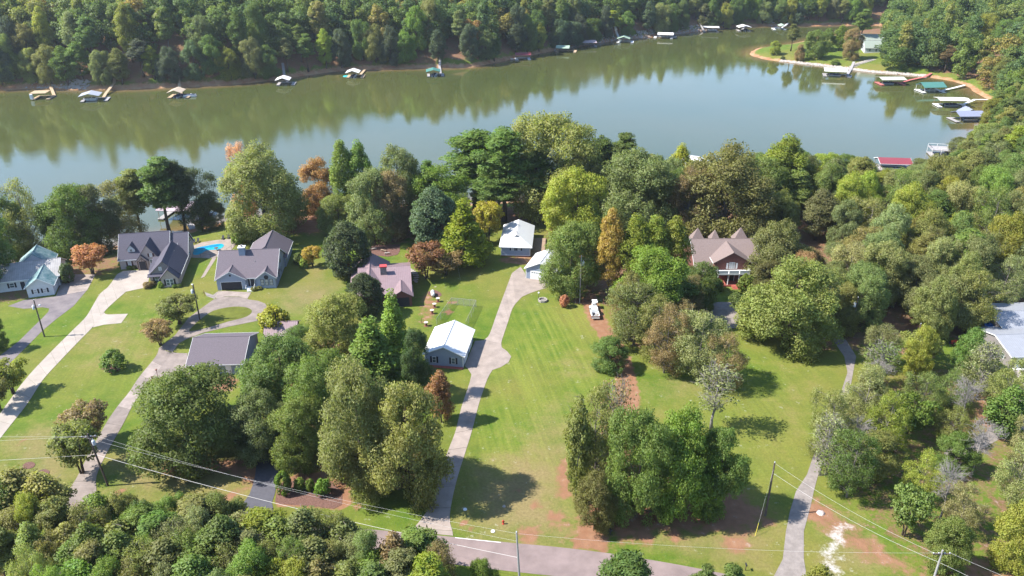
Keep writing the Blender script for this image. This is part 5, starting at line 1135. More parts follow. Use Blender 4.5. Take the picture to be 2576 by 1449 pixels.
def dock(x, y, L, D, ang, roof, label, ax='u', rz=(2.9, 3.7), deck=None, shore=None, rinset=0.3, posts=3, ru=None, frame=None, gm=None, gw=1.5, solid=False, name='boat_dock'):
    """a floating boat dock; x, y the picture position of its nearest deck edge middle; L along, D deep"""
    b0 = GW(x, y); deck = deck or M_deckgrey; o = tag(empty(name, b0, R(ang)), label, 'dock')
    mb = MB()
    if solid: mb.box(-L / 2, L / 2, 0, D, 0.28, 0.5)
    else:
        mb.box(-L / 2, L / 2, D - 1.5, D, 0.28, 0.5); mb.box(-L / 2, -L / 2 + 1.9, 0, D - 1.5, 0.28, 0.5); mb.box(L / 2 - 1.9, L / 2, 0, D - 1.5, 0.28, 0.5)
    mb.build('deck', deck, o)
    fl = MB()
    for a in (-L / 2 + 0.1, L / 2 - 1.7): fl.box(a, a + 1.6, 0.15, D - 0.15, -0.2, 0.275)
    fl.build('float', M_floatm, o)
    if roof:
        u0, u1 = ru or (-L / 2 + rinset, L / 2 - rinset); rm = mat('dock_roof_' + roof, ROOFS[roof], 0.55, 0.35, var=0.05, scale=0.6)
        rf = gable_roof(u0, u1, 0.3, D - 0.3, rz[0], rz[1], ax, None, 0.45, 0.35, 0.12).build('roof', rm, o)
        MB().box(u0 - 0.1, u1 + 0.1, 0.35, 0.45, rz[0] - 0.32, rz[0] - 0.02).box(u0 - 0.1, u1 + 0.1, D - 0.45, D - 0.35, rz[0] - 0.32, rz[0] - 0.02).build('beam', frame or M_wood, rf)
        for i in range(posts):
            for v in (0.4, D - 0.4):
                a = u0 + 0.2 + (u1 - u0 - 0.4) * i / (posts - 1); MB().tube([(a, v, 0.5), (a, v, rz[0] - 0.1)], 0.08, 6).build('post', frame or M_wood, o)
    if shore:
        mw = Matrix.Translation(b0) @ Matrix.Rotation(R(ang), 4, 'Z')
        first = mw @ Vector((shore[0][0], shore[0][1], 0.5)); pts = [first]
        for (sx, sy, up) in shore[1:]:
            q = GW(sx, sy); pts.append(Vector((q.x, q.y, max(gz(q.x, q.y), WATER + 0.4) + up)))
        gang(o, pts, gw, gm or deck, mw)
    return o
dock(102, 252, 9, 9.5, 8, None, 'open wooden deck dock with tan upper platform and ramp', deck=M_decktan, shore=[(4, 8), (128, 222, 0.4), (131, 217, 0.6)], solid=False, name='deck_dock')
o = [q for q in COL.objects if q.name.startswith('deck_dock') and q.parent is None][-1]
bx('upper_deck', M_decktan, o, -5.5, 2.5, 1.5, 9.0, 3.0, 3.2)
for a, v in ((-5, 2), (-5, 8.5), (2, 2), (2, 8.5)): MB().tube([(a, v, 0.4), (a, v, 3.0)], 0.1, 6).build('post', M_wood, o)
bx('slide', M_white, o, -5.0, -3.8, 0.2, 1.8, 0.5, 2.9)
dock(236, 257, 13, 9, 14, 'blue', 'floating dock with blue-grey gable roof and long tan ramp', 'v', (3.0, 4.2), shore=[(3, 8.5), (268, 238, 0.6), (290, 222, 0.8), (308, 208, 1.0)], ru=(-6.5, 2.5), gm=M_decktan)
dock(448, 248, 11, 9, 4, 'tan', 'floating dock with tan gable roof and moored bowrider', 'v', (3.0, 4.2), deck=M_decktan, shore=[(-1, 9), (452, 222, 0.4), (453, 212, 0.8)], ru=(-5, 1.5))
dock(718, 216, 10, 8.5, 6, 'white', 'floating dock with white gable roof under shaded bank', 'v', (3.0, 4.2), shore=[(0, 8), (716, 196, 0.5), (715, 190, 0.8)], ru=(-5, 2))
dock(893, 197, 10, 8.5, 2, 'white', 'floating dock with white gable roof and cyan float mat', 'v', (3.0, 4.2), deck=M_decktan, shore=[(2, 8), (918, 178, 0.4)], ru=(-5, 2))
p = GW(872, 192); tag(MB().lathe([(0.1, -0.05), (2.1, -0.05), (2.2, 0.08), (2.1, 0.2), (0.1, 0.2)], 14).build('float_mat', M_cyan), 'cyan float mat beside the white roofed dock', 'float mat').location = p
dock(1096, 194, 10, 8.5, 6, 'green', 'floating dock with deep green roof and steep stairs up the bank', 'v', (3.0, 4.0), shore=[(3, 8), (1106, 172, 0.5), (1111, 158, 1.0), (1113, 148, 1.2)], ru=(-5, 2.5))
dock(1316, 152, 10, 8, 3, 'red', 'floating dock with red roof and white pontoon deck', 'u', (3.4, 4.2), deck=M_white, shore=[(-4, 4), (1285, 151, 0.3)])
dock(1423, 133, 14, 9, -8, 'sage', 'floating dock with pale green roof over an empty brown slip', 'u', (3.0, 4.1), deck=M_decktan, shore=[(-6, 7), (1392, 121, 0.4)], ru=(-6.5, 2))
dock(1472, 119, 17, 10, 4, 'mauve', 'wide dock with two mauve roofs at the foot of a stone stair', 'u', (3.0, 4.1), shore=[(-7, 9), (1436, 98, 0.5), (1424, 80, 0.6), (1421, 66, 0.8)], ru=(-2.5, 8))
o = [q for q in COL.objects if q.name.startswith('boat_dock') and q.parent is None][-1]
gable_roof(-8, -2.6, 1.5, 9, 2.7, 3.7, 'v', None, 0.4, 0.3, 0.12).build('small_roof', mat('dock_roof_mauve', None), o)
for a, v in ((-7.5, 1.8), (-3.2, 1.8)): MB().tube([(a, v, 0.5), (a, v, 2.8)], 0.08, 6).build('post', M_wood, o)
dock(1572, 109, 12, 9, -10, 'sage', 'dock with green hip roof over a white storage box', 'v', (3.0, 4.4), deck=M_white, shore=[(-4, 8.5), (1548, 96, 0.4), (1540, 86, 0.6)], ru=(-5.5, 3))
o = [q for q in COL.objects if q.name.startswith('boat_dock') and q.parent is None][-1]; bx('storage_box', M_white, o, -4.8, -2.8, 3.0, 5.5, 0.5, 2.6)
dock(1668, 98, 14, 10, -12, 'white', 'dock with broad white roof and long bare gangway', 'u', (3.0, 3.9), deck=M_white, shore=[(-3, 9), (1640, 76, 0.6), (1629, 66, 0.8)], ru=(-4, 7))
dock(1789, 82, 12, 8, -6, 'grey', 'dock with flat grey roof over a long white pontoon boat', 'u', (3.6, 4.2), shore=[(-5, 6), (1752, 71, 0.4)])
dock(1874, 80, 10, 9, 0, 'white', 'dock with white gable roof beside orange clay shore', 'v', (3.2, 4.4), shore=[(0, 9), (1876, 67, 0.5)])
dock(1962, 76, 10, 9, -4, 'sage', 'far dock half hidden by the headland pine', 'v', (3.0, 4.0), deck=M_white, shore=[(3, 9), (1985, 64, 0.5)], ru=(0, 5))
dock(2106, 195, 15, 9, -14, 'cream', 'large dock with cream gable roof below the headland stairs', 'u', (3.3, 4.5), deck=M_deckgrey, shore=[(6.5, 8), (2140, 176, 0.4), (2146, 168, 0.7)], ru=(-7.2, 5), posts=4)
dock(2248, 216, 14, 9, 2, 'olive', 'dock with pale olive roof, red decking and red gangway', 'u', (3.2, 4.0), deck=M_deckred, shore=[(6.5, 6), (2290, 204, 0.4), (2325, 197, 0.5), (2341, 191, 0.6)], posts=4)
dock(2351, 235, 13, 9, 5, 'green', 'dock with blue-green gable roof on white arched frame', 'u', (3.2, 5.0), deck=M_white, shore=[(6, 4), (2400, 225, 0.6), (2426, 219, 0.8)], ru=(-6, 6), frame=M_white, posts=5)
dock(2400, 272, 15, 8, -4, 'cream', 'dock with flat cream roof and arched white gangway', 'u', (3.6, 4.1), deck=M_white, shore=[(7, 6.5), (2450, 259, 1.4), (2480, 258, 1.2), (2504, 260, 0.6)], posts=4)
dock(2440, 309, 13, 9, 2, 'lead', 'dock with lead-blue hip roof tucked against the cove trees', 'u', (3.0, 4.4), shore=[(5, 8), (2490, 296, 0.5)], ru=(-5, 7))
o = [q for q in COL.objects if q.name.startswith('boat_dock') and q.parent is None][-1]; gable_roof(-0.5, 6, 5, 11, 3.3, 5.0, 'v', None, 0.4, 0.3, 0.12).build('rear_roof', mat('dock_roof_lead', None), o)
dock(2252, 432, 12, 8, -6, 'red', 'dock with maroon roof edged in white behind the east wood', 'u', (3.0, 4.2), shore=[(3, 0), (2262, 452, 0.5)])
o = [q for q in COL.objects if q.name.startswith('boat_dock') and q.parent is None][-1]; fascia(-5.7, 5.7, 0.3, 7.7, 3.0, 4.2, 'u', None, 0.45, 0.35, 0.12).build('fascia', M_white, o)
dock(2378, 398, 11, 7, -12, None, 'railed deck dock without a roof beside the cove', deck=M_deckgrey, solid=True, name='deck_dock')
o = [q for q in COL.objects if q.name.startswith('deck_dock') and q.parent is None][-1]
bx('upper_deck', M_deckgrey, o, -5.5, 5.5, 0, 7, 2.8, 3.0)
for v in (0.05, 6.95): MB().tube([(-5.4, v, 3.9), (5.4, v, 3.9)], 0.06, 6).build('rail', M_white, o)
MB().tube([(-5.4, 0.05, 3.9), (-5.4, 6.95, 3.9)], 0.06, 6).build('rail', M_dark, o)
for a in (-5.4, -2, 2, 5.4):
    for v in (0.05, 6.95): MB().tube([(a, v, 0.4), (a, v, 3.9)], 0.07, 6).build('post', M_white, o)
dock(1752, 438, 13, 9, 20, 'white', 'white roofed boat shelter standing beyond the massive olive oak', 'v', (3.6, 5.0), shore=[(0, 0), (1752, 462, 0.5)])
dock(445, 556, 13, 9, -6, 'plum', 'near dock with dusty pink roof half hidden by shore pines', 'u', (3.4, 4.4), shore=[(3, 0), (478, 570, 0.9), (488, 586, 1.0)], gm=M_deckgrey, gw=2.0)
for x, y, a, l, c in [(1792, 78, -6, 'white pontoon boat under the flat grey dock roof', None), (2100, 190, -14, 'navy covered pontoon boat under the cream gable dock roof', M_navy), (2232, 211, 2, 'dark pontoon boat poking out of the olive roofed dock', M_navy),
                      (2340, 229, 5, 'blue covered pontoon boat inside the white framed dock', M_white), (2392, 266, -4, 'long navy pontoon boat under the flat cream dock roof', M_navy), (2438, 304, 2, 'blue and white pontoon boat under the lead-blue roof', M_white),
                      (228, 252, 14, 'tan pontoon boat under the blue-grey dock roof', M_white), (450, 243, 80, 'navy covered boat in the tan roofed dock', M_navy), (478, 243, 10, 'white runabout moored outside the tan roofed dock', M_white),
                      (890, 193, 86, 'white boat filling the slip of the cyan mat dock', M_white), (1093, 190, 84, 'white boat in the slip of the deep green dock', M_white), (1876, 77, 84, 'blue boat under the clay shore dock', M_navy), (1955, 72, 10, 'crowded white boat moored beside the half hidden far dock', M_white), (1690, 93, -12, 'blue boat at the end of the broad white dock', M_navy)]:
    q = GW(x, y); pontoon(q.x, q.y, a, l, c)
for x, y, a, l in [(2140, 193, 40, 'blue and white jet ski on the floating ramp of the cream dock'), (2132, 191, 40, 'white jet ski next to the blue one at the cream dock'), (2428, 272, -70, 'white jet ski at the corner of the flat cream dock')]:
    q = GW(x, y); jetski(q.x, q.y, a, l)
# ------------------------------------------------------------------ poles and wires
M_pole = mat('creosote_pole', (0.13, 0.10, 0.085), 0.9, 0.2, var=0.2, scale=4)
M_poleg = mat('grey_pole', (0.36, 0.34, 0.33), 0.9, 0.2, var=0.1, scale=4)
M_can = mat('transformer_grey', (0.60, 0.62, 0.66), 0.5, 0.4, var=0.05)
M_wire = mat('bare_wire', (0.62, 0.60, 0.57), 0.6, 0.4, var=0.05)
TOPS = {}
def pole(key, x, y, h, label, can=False, arm=False, lamp=False, grey=False, lean=0.0, can_side=-1):
    b = G0(x, y); o = tag(empty('utility_pole', b, 0), label, 'pole')
    o.rotation_euler = (0, lean, 0); MB().tube([(0, 0, -0.5), (0, 0, h * 0.5), (0, 0, h)], [0.18, 0.155, 0.12], 10).build('post', M_poleg if grey else M_pole, o)
    if can:
        c = MB().lathe([(0.02, 0), (0.26, 0.03), (0.28, 0.15), (0.28, 0.85), (0.24, 0.95), (0.02, 1.0)], 12, (0.48 * can_side, -0.05, h - 2.3)).build('transformer', M_can, o, True)
        MB().tube([(0.48 * can_side, -0.05, h - 1.3), (0.48 * can_side, -0.05, h - 1.0)], 0.06, 6).build('bushing', M_can, c); bx('bracket', M_pole, c, min(0, 0.48 * can_side), max(0, 0.48 * can_side), -0.1, 0.0, h - 1.9, h - 1.7)
    if arm:
        a = bx('crossarm', M_pole, o, -1.2, 1.2, -0.08, 0.08, h - 0.75, h - 0.58)
        for q in (-1.1, -0.4, 0.4, 1.1): MB().lathe([(0.05, h - 0.58), (0.09, h - 0.5), (0.05, h - 0.4)], 8, (q, 0, 0)).build('insulator', M_can, a)
    else: MB().lathe([(0.05, h), (0.09, h + 0.08), (0.05, h + 0.2)], 8).build('insulator', M_can, o)
    if lamp:
        l = MB().tube([(0, 0, h - 1.6), (0.9, 0, h - 1.2)], 0.045, 6).build('lamp_arm', M_can, o); MB().lathe([(0.05, 0), (0.24, 0.05), (0.2, 0.25), (0.05, 0.3)], 10, (1.0, 0, h - 1.35)).build('lamp_head', M_can, l)
    mw = Matrix.Translation(b) @ Matrix.Rotation(lean, 4, 'Y'); TOPS[key] = lambda z, dx=0.0: mw @ Vector((dx, 0, h - z)); return o
pole('a', 112, 847, 9.2, 'brown pole with white transformer and lamp between asphalt drive and white driveway', can=True, lamp=True)
pole('b', 503, 805, 9.2, 'dark pole with white transformer on the turning loop island', can=True)
pole('c', 272, 1222, 10.7, 'dark road pole with crossarm and transformer at the loop driveway', can=True, arm=True, can_side=1, lean=-0.09)
pole('d', 1139, 660, 9.6, 'grey pole with transformer in front of the golden cypress', can=True, grey=True, can_side=1)
pole('e', 1458, 762, 12.4, 'tall grey guyed pole with two transformers at the clay patch', can=True, grey=True, can_side=1)
pole('f', 1925, 1297, 10.5, 'plain dark pole on the east lawn beside the gravel driveway')
pole('g', 2335, 1500, 8.6, 'grey pole with crossarm at the roadside wood', arm=True, grey=True)
pole('h', 1308, 1478, 10.3, 'pole standing at the road edge', grey=True, lean=-0.05)
pole('i', 2139, 842, 9.4, 'dark pole with blue transformer beside the shaded driveway', can=True)
pole('j', 2294, 904, 8.6, 'plain dark pole in the thin wood')
def wire(name, A, B, sag, r_, label, ends=True):
    A, B = Vector(A), Vector(B); P = [A.lerp(B, t / 14) - Vector((0, 0, sag * 4 * (t / 14) * (1 - t / 14))) for t in range(15)]
    tag(MB().tube(P, r_, 5).build(name, M_wire), label, 'wire', 'overhead wires')
W1, W2 = Vector((-150, 108, 11)), Vector((-150, 100, 8))
wire('power_line', TOPS['c'](0.5, -1.1), W1, 1.0, 0.012, 'upper wire running west from the crossarm road pole')
wire('power_line', TOPS['c'](0.5, 1.1), W1 + Vector((0, -6, 0)), 1.2, 0.012, 'second wire running west from the crossarm road pole')
wire('phone_cable', TOPS['c'](4.2), W2, 1.2, 0.02, 'low cable running west from the crossarm road pole')
wire('phone_cable', TOPS['c'](4.2), TOPS['h'](4.6), 1.0, 0.027, 'thick pale cable along the road between the crossarm pole and the leaning pole')
wire('power_line', TOPS['c'](0.5, -1.1), TOPS['h'](0.2), 1.1, 0.009, 'thin upper wire along the road to the leaning pole')
wire('power_line', TOPS['c'](0.5, 1.1), TOPS['h'](1.6), 1.2, 0.009, 'thin lower wire along the road to the leaning pole')
wire('power_line', TOPS['h'](0.2), TOPS['g'](0.5), 1.0, 0.009, 'thin wire from the road edge pole towards the roadside wood')
wire('power_line', TOPS['f'](0.1), TOPS['g'](0.5, -1.1), 0.8, 0.012, 'upper wire from the plain lawn pole to the roadside wood pole')
wire('phone_cable', TOPS['f'](2.0), TOPS['g'](2.2), 0.9, 0.015, 'lower cable from the plain lawn pole to the roadside wood pole')
wire('power_line', TOPS['g'](0.5, 1.1), Vector((95, 55, 8)), 0.5, 0.012, 'upper wire leaving the roadside wood pole')
wire('phone_cable', TOPS['g'](2.2), Vector((95, 52, 6)), 0.5, 0.015, 'lower cable leaving the roadside wood pole')
wire('guy_wire', TOPS['e'](1.0), G0(1447, 764), 0.0, 0.012, 'guy wire of the tall pole at the clay patch')
wire('guy_wire', TOPS['d'](1.5), G0(1158, 704), 0.0, 0.012, 'guy wire of the pole by the golden cypress')
M_yellow = mat('yellow_plastic', (0.75, 0.62, 0.08), 0.5, 0.4)
gy0 = G0(1899, 1350); gt = TOPS['f'](1.0); wire('guy_wire', gt, gy0, 0.0, 0.009, 'guy wire of the plain lawn pole')
d_ = (gt - gy0).normalized(); tag(MB().tube([gy0 + d_ * 0.1, gy0 + d_ * 2.2], 0.03, 6).build('guy_marker', M_yellow), 'yellow guy marker leaning over the lower lawn', 'guy marker')

# ------------------------------------------------------------------ yard things
# pool
def laid(name, pts, m, z, thick, smooth=0, zf=None):
    W = [G(x, y) for x, y in pts]; zt = zf if zf is not None else max(p.z for p in W)
    if smooth: W = [Vector((p.x, p.y, 0)) for p in spline(W, smooth, True)]
    bm = bmesh.new(); f = bm.faces.new([bm.verts.new((p.x, p.y, zt + z)) for p in W]); r_ = bmesh.ops.extrude_face_region(bm, geom=[f])
    bmesh.ops.translate(bm, verts=[g for g in r_['geom'] if isinstance(g, bmesh.types.BMVert)], vec=(0, 0, -thick)); bmesh.ops.recalc_face_normals(bm, faces=bm.faces)
    bmesh.ops.triangulate(bm, faces=[g for g in bm.faces if len(g.verts) > 4])
    me = bpy.data.meshes.new(name); bm.to_mesh(me); bm.free(); me.materials.append(m); return link(name, me), zt
M_poolw = mat('pool_water', (0.02, 0.40, 0.56), 0.06, 0.5, var=0.12, scale=0.5)
M_poolw2 = mat('pool_deep_water', (0.015, 0.22, 0.50), 0.06, 0.5, var=0.05, scale=0.5)
pt, zt = laid('pool_terrace', [(480, 648), (482, 620), (508, 610), (545, 604), (590, 600), (600, 606), (583, 628), (560, 642), (530, 650)], M_conc2, 0.05, 3.0); tag(pt, kind='structure')
pl, _ = laid('swimming_pool', [(487, 641), (486, 629), (500, 623), (520, 619), (540, 615), (558, 614), (563, 619), (553, 627), (535, 629), (518, 631), (503, 640)], M_poolw, 0.10, 0.2, 3, zt); tag(pl, 'bright blue kidney-shaped pool on the terrace beside the brick house', 'swimming pool')
pe, _ = laid('deep_end', [(488, 630), (501, 624), (520, 620), (540, 616.5), (556, 615.5), (545, 621), (528, 623), (512, 625)], M_poolw2, 0.106, 0.02, 3, zt); pe.parent = pl
def lounger(x, y, ang, label):
    b = G(x, y); o = tag(empty('sun_lounger', (b.x, b.y, zt + 0.05), R(ang)), label, 'lounger', 'loungers on the pool terrace')
    bx('frame', M_dark, o, -0.3, 0.3, 0, 1.3, 0.25, 0.32); MB().slab([(-0.3, 1.3, 0.32), (0.3, 1.3, 0.32), (0.3, 1.85, 0.75), (-0.3, 1.85, 0.75)], 0.05).build('backrest', M_dark, o)
    for a in (-0.26, 0.26):
        for v in (0.1, 1.2): MB().tube([(a, v, 0), (a, v, 0.26)], 0.025, 5).build('leg', M_dark, o)
for x, y, a in [(489, 613, 20), (498, 611, 15), (560, 604, 10), (574, 602, 10)]: lounger(x, y, a, 'dark sun lounger on the pool terrace')
b = G(545, 630); o = tag(empty('patio_table', (b.x, b.y, zt + 0.05)), 'small dark patio table on the pool terrace', 'table')
MB().lathe([(0.02, 0.7), (0.6, 0.7), (0.6, 0.75), (0.02, 0.75)], 14).build('table_top', M_darkwood, o); MB().tube([(0, 0, 0), (0, 0, 0.7)], 0.05, 8).build('leg', M_dark, o)
# pool fence
fo = tag(empty('pool_fence', (0, 0, 0)), 'thin dark railing fence along the pool terrace', 'fence')
fp = [(505, 646), (530, 650), (560, 642), (583, 628), (600, 606)]; FW = [Vector((G(x, y).x, G(x, y).y, zt)) for x, y in fp]
for a, c in zip(FW[:-1], FW[1:]):
    n = max(1, int((c - a).length / 1.8))
    for i in range(n): q = a.lerp(c, i / n); MB().tube([q + Vector((0, 0, -0.3)), q + Vector((0, 0, 1.2))], 0.03, 5).build('post', M_dark, fo)
    MB().tube([a + Vector((0, 0, 1.15)), c + Vector((0, 0, 1.15))], 0.025, 5).build('rail', M_dark, fo)
# umbrella beside the brick house
def umbrella(x, y, r_, h, m, label, z=None):
    b = G(x, y); o = tag(empty('patio_umbrella', b), label, 'umbrella'); MB().tube([(0, 0, 0), (0, 0, h)], 0.03, 6).build('pole', M_dark, o)
    MB().lathe([(0.02, h + 0.05), (r_ * 0.5, h - 0.25), (r_, h - 0.6), (r_ * 0.98, h - 0.62), (r_ * 0.48, h - 0.29), (0.02, h)], 8).build('canopy', m, o)
M_ublue = mat('blue_canvas', (0.03, 0.16, 0.55), 0.8, 0.2, var=0.15, scale=1); M_upink = mat('faded_red_canvas', (0.62, 0.27, 0.25), 0.8, 0.2, var=0.2, scale=1.5)
umbrella(2493, 838, 2.1, 2.7, M_ublue, 'open blue patio umbrella beside the grey house')
umbrella(2512, 850, 1.8, 2.2, M_upink, 'faded pink patio umbrella beside the grey house')
# boardwalk to the lake
a, c = G(717, 576), G(706, 522); o = tag(empty('boardwalk', (0, 0, 0)), 'narrow grey boardwalk running down to the shore beside the rust-orange oak', 'boardwalk')
n = 30; d_ = (c - a) / n; nn = Vector((-d_.y, d_.x, 0)).normalized() * 0.75
for i in range(n):
    q0 = a + d_ * i; q1 = a + d_ * (i + 0.9); z0, z1 = gz(q0.x, q0.y) + 0.3, gz(q1.x, q1.y) + 0.3
    MB().slab([Vector((*(q0 - nn).xy, z0)), Vector((*(q0 + nn).xy, z0)), Vector((*(q1 + nn).xy, z1)), Vector((*(q1 - nn).xy, z1))][::-1], 0.06).build('plank', M_deckgrey, o)
# dog run of chain link
M_link = bpy.data.materials.new('chain_link'); M_link.use_nodes = True; N = M_link.node_tree.nodes; L = M_link.node_tree.links
tcn = N.new('ShaderNodeTexCoord').outputs['Object']; wv = N.new('ShaderNodeTexWhiteNoise'); L.new(tcn, wv.inputs['Vector'])
tp = N.new('ShaderNodeBsdfTransparent'); mx_ = N.new('ShaderNodeMixShader'); mx_.inputs[0].default_value = 0.28; N['Principled BSDF'].inputs['Base Color'].default_value = (0.42, 0.43, 0.43, 1); N['Principled BSDF'].inputs['Metallic'].default_value = 0.3
L.new(tp.outputs[0], mx_.inputs[1]); L.new(N['Principled BSDF'].outputs[0], mx_.inputs[2]); L.new(mx_.outputs[0], N['Material Output'].inputs['Surface'])
fo = tag(empty('chain_link_fence', (0, 0, 0)), 'chain-link dog run behind the white roofed two-window garage', 'fence')
FP = [G0(1099, 818), G0(1136, 766), G0(1198, 772), G0(1172, 826)]
for a, c in zip(FP[:-1], FP[1:]):
    n = 4
    for i in range(n): q = a.lerp(c, i / n); MB().tube([q, q + Vector((0, 0, 1.85))], 0.04, 6).build('post', M_poleg, fo)
    MB().tube([a + Vector((0, 0, 1.82)), c + Vector((0, 0, 1.82))], 0.03, 6).build('rail', M_poleg, fo)
    t_ = (c - a).normalized(); nn = Vector((-t_.y, t_.x, 0)) * 0.004
    MB().add([a - nn, c - nn, c - nn + Vector((0, 0, 1.78)), a - nn + Vector((0, 0, 1.78))], [(0, 1, 2, 3)]).build('mesh_panel', M_link, fo)
# cable spool tables, propane tank
M_spool = mat('bleached_spool_top', (0.62, 0.50, 0.45), 0.9, 0.2, var=0.12, scale=3); M_spoold = mat('red_brown_wood', (0.25, 0.11, 0.08), 0.9, 0.2, var=0.15, scale=3)
for x, y, l in [(1102, 759, 'wooden spool table closest to the propane tank'), (1093, 773, 'wooden spool table second from the propane tank'), (1087, 789, 'wooden spool table third from the propane tank'), (1072, 820, 'wooden spool table farthest from the propane tank')]:
    o = tag(empty('spool_table', G0(x, y)), l, 'table', 'spool tables in a row')
    MB().lathe([(0.02, 0.92), (0.5, 0.92), (0.5, 1.0), (0.12, 1.0), (0.02, 0.98)], 16).build('table_top', M_spool, o); MB().lathe([(0.28, 0.06), (0.26, 0.92)], 12).build('drum', M_spoold, o); MB().lathe([(0.02, 0), (0.5, 0), (0.5, 0.07), (0.02, 0.07)], 16).build('base', M_spoold, o)
o = tag(empty('propane_tank', G0(1089, 744), R(8)), 'white propane tank lying on its mulch patch', 'propane tank')
MB().lathe([(0.02, -1.25), (0.25, -1.2), (0.44, -1.0), (0.48, -0.8), (0.48, 0.8), (0.44, 1.0), (0.25, 1.2), (0.02, 1.25)], 16, (0, 0, 0.75), 'y').build('tank', M_white, o, True); MB().lathe([(0.16, 1.18), (0.16, 1.38), (0.02, 1.42)], 10).build('valve_dome', M_poleg, o)
for v in (-0.7, 0.7): bx('foot', M_poleg, o, -0.3, 0.3, v - 0.08, v + 0.08, 0, 0.36)
# fire pit and log seats
def bench(x, y, ang, label, m, w_=1.3):
    o = tag(empty('stone_bench', G0(x, y) + Vector((0, 0, 0.06)), R(ang)), label, 'bench'); bx('seat', m, o, -w_ / 2, w_ / 2, -0.22, 0.22, 0.36, 0.48)
    for a in (-w_ / 2 + 0.2, w_ / 2 - 0.2): bx('leg', m, o, a - 0.1, a + 0.1, -0.18, 0.18, 0, 0.36)
M_pstone = mat('pale_stone', (0.42, 0.375, 0.335), 0.9, 0.2, var=0.15, scale=3)
bench(939, 629, 25, 'pale stone bench on the mulch bed by the magnolia', M_pstone, 2.0); bench(965, 633, -30, 'brown bench in the middle of the mulch bed', M_wood, 1.8); bench(974, 640, 15, 'short pale bench at the lower rim of the mulch bed', M_pstone, 1.4)
o = tag(empty('fire_ring', G0(1365, 757)), 'octagonal stone fire ring on the lawn by the garage court', 'fire ring')
for k in range(8):
    a = k * math.pi / 4; q = Matrix.Rotation(a, 4, 'Z'); mb = MB().box(-0.42, 0.42, 0.85, 1.1, 0, 0.5); mb.v = [tuple(q @ Vector(v)) for v in mb.v]; mb.build('stone_block', M_pstone, o)
MB().lathe([(0.02, 0.1), (0.84, 0.1), (0.84, 0.14), (0.02, 0.14)], 16).build('ash_bed', M_stone, o)
def lamp_post(x, y, h, label, m=None):
    o = tag(empty('lamp_post', G0(x, y)), label, 'lamp post'); MB().tube([(0, 0, 0), (0, 0, h)], 0.05, 8).build('post', m or M_dark, o); MB().lathe([(0.06, h), (0.16, h + 0.05), (0.2, h + 0.3), (0.24, h + 0.32), (0.03, h + 0.45)], 8).build('lantern', M_white if m is None else m, o)
lamp_post(1355, 757, 2.0, 'small white-headed lamp post beside the fire ring'); lamp_post(399, 957, 2.3, 'dark lamp post at the court edge of the loop driveway', M_spoold); lamp_post(387, 968, 1.6, 'short brown post below the dark lamp post', M_spoold); lamp_post(488, 738, 2.2, 'white lamp post on the lawn of the brick house')
# stone path by the red maple
r5 = np.random.default_rng(3); o = tag(empty('stone_path', (0, 0, 0)), 'curved path of pale stepping stones beside the brown metal roof', 'path')
for i, (x, y) in enumerate([(1034, 678), (1038, 681), (1043, 684), (1047, 688), (1049, 693), (1050, 698), (1049, 704), (1047, 709), (1035, 684), (1040, 688), (1043, 693), (1044, 699), (1043, 705)]):
    q = G0(x, y); s_ = 0.42 + 0.12 * r5.random(); MB().slab([(q.x + s_ * math.cos(k * 1.047 + r5.random() * 0.4), q.y + s_ * math.sin(k * 1.047 + r5.random() * 0.4), 0.09) for k in range(6)], 0.1).build('stone', M_pstone, o)
# hydrant, mailbox, rock, utility boxes, stump, ornament
M_hyd = mat('hydrant_red', (0.48, 0.05, 0.03), 0.5, 0.4)
o = tag(empty('fire_hydrant', G0(1266, 1318)), 'red fire hydrant on the roadside grass', 'hydrant')
MB().lathe([(0.2, 0), (0.2, 0.06), (0.13, 0.08), (0.13, 0.55), (0.17, 0.57), (0.17, 0.63), (0.12, 0.72), (0.03, 0.8)], 12).build('barrel', M_hyd, o, True)
for s_ in (-1, 1): MB().tube([(0.1 * s_, 0, 0.45), (0.24 * s_, 0, 0.45)], 0.06, 8).build('outlet', M_hyd, o)
o = tag(empty('mailbox', G0(1875, 1435)), 'dark mailbox on a post beside the road', 'mailbox'); bx('post', M_darkwood, o, -0.05, 0.05, -0.05, 0.05, 0, 1.05)
MB().add([(-0.1, -0.28, 1.05), (0.1, -0.28, 1.05), (0.1, -0.28, 1.2), (0.05, -0.28, 1.27), (-0.05, -0.28, 1.27), (-0.1, -0.28, 1.2), (-0.1, 0.28, 1.05), (0.1, 0.28, 1.05), (0.1, 0.28, 1.2), (0.05, 0.28, 1.27), (-0.05, 0.28, 1.27), (-0.1, 0.28, 1.2)], [(0, 1, 2, 3, 4, 5), (11, 10, 9, 8, 7, 6)] + [(i, i + 6, (i + 1) % 6 + 6, (i + 1) % 6) for i in range(6)]).build('box', M_dark, o)
def rock(x, y, s_, label, m=None):
    bm = bmesh.new(); bmesh.ops.create_icosphere(bm, subdivisions=2, radius=s_)
    for v in bm.verts: v.co *= 1 + 0.25 * (r5.random() - 0.5); v.co.z = max(v.co.z * 0.75, -0.1)
    me = bpy.data.meshes.new('boulder'); bm.to_mesh(me); bm.free(); me.materials.append(m or M_pstone); o = tag(link('boulder', me), label, 'boulder'); o.location = G0(x, y)
rock(2064, 1291, 0.62, 'white boulder on the clay beside the gravel driveway', M_spool); rock(2117, 1142, 0.6, 'pale boulder under the thin trees by the upper gravel driveway'); rock(1268, 1274, 0.3, 'small pale rock on the lower lawn')
for x, y, l in [(1170, 1282, 'pale utility cover on the lower lawn beside the long driveway'), (1240, 1337, 'white utility cover by the road')]:
    tag(MB().lathe([(0.02, 0), (0.32, 0), (0.32, 0.1), (0.02, 0.12)], 12).build('utility_cover', M_white), l, 'utility cover').location = G0(x, y)
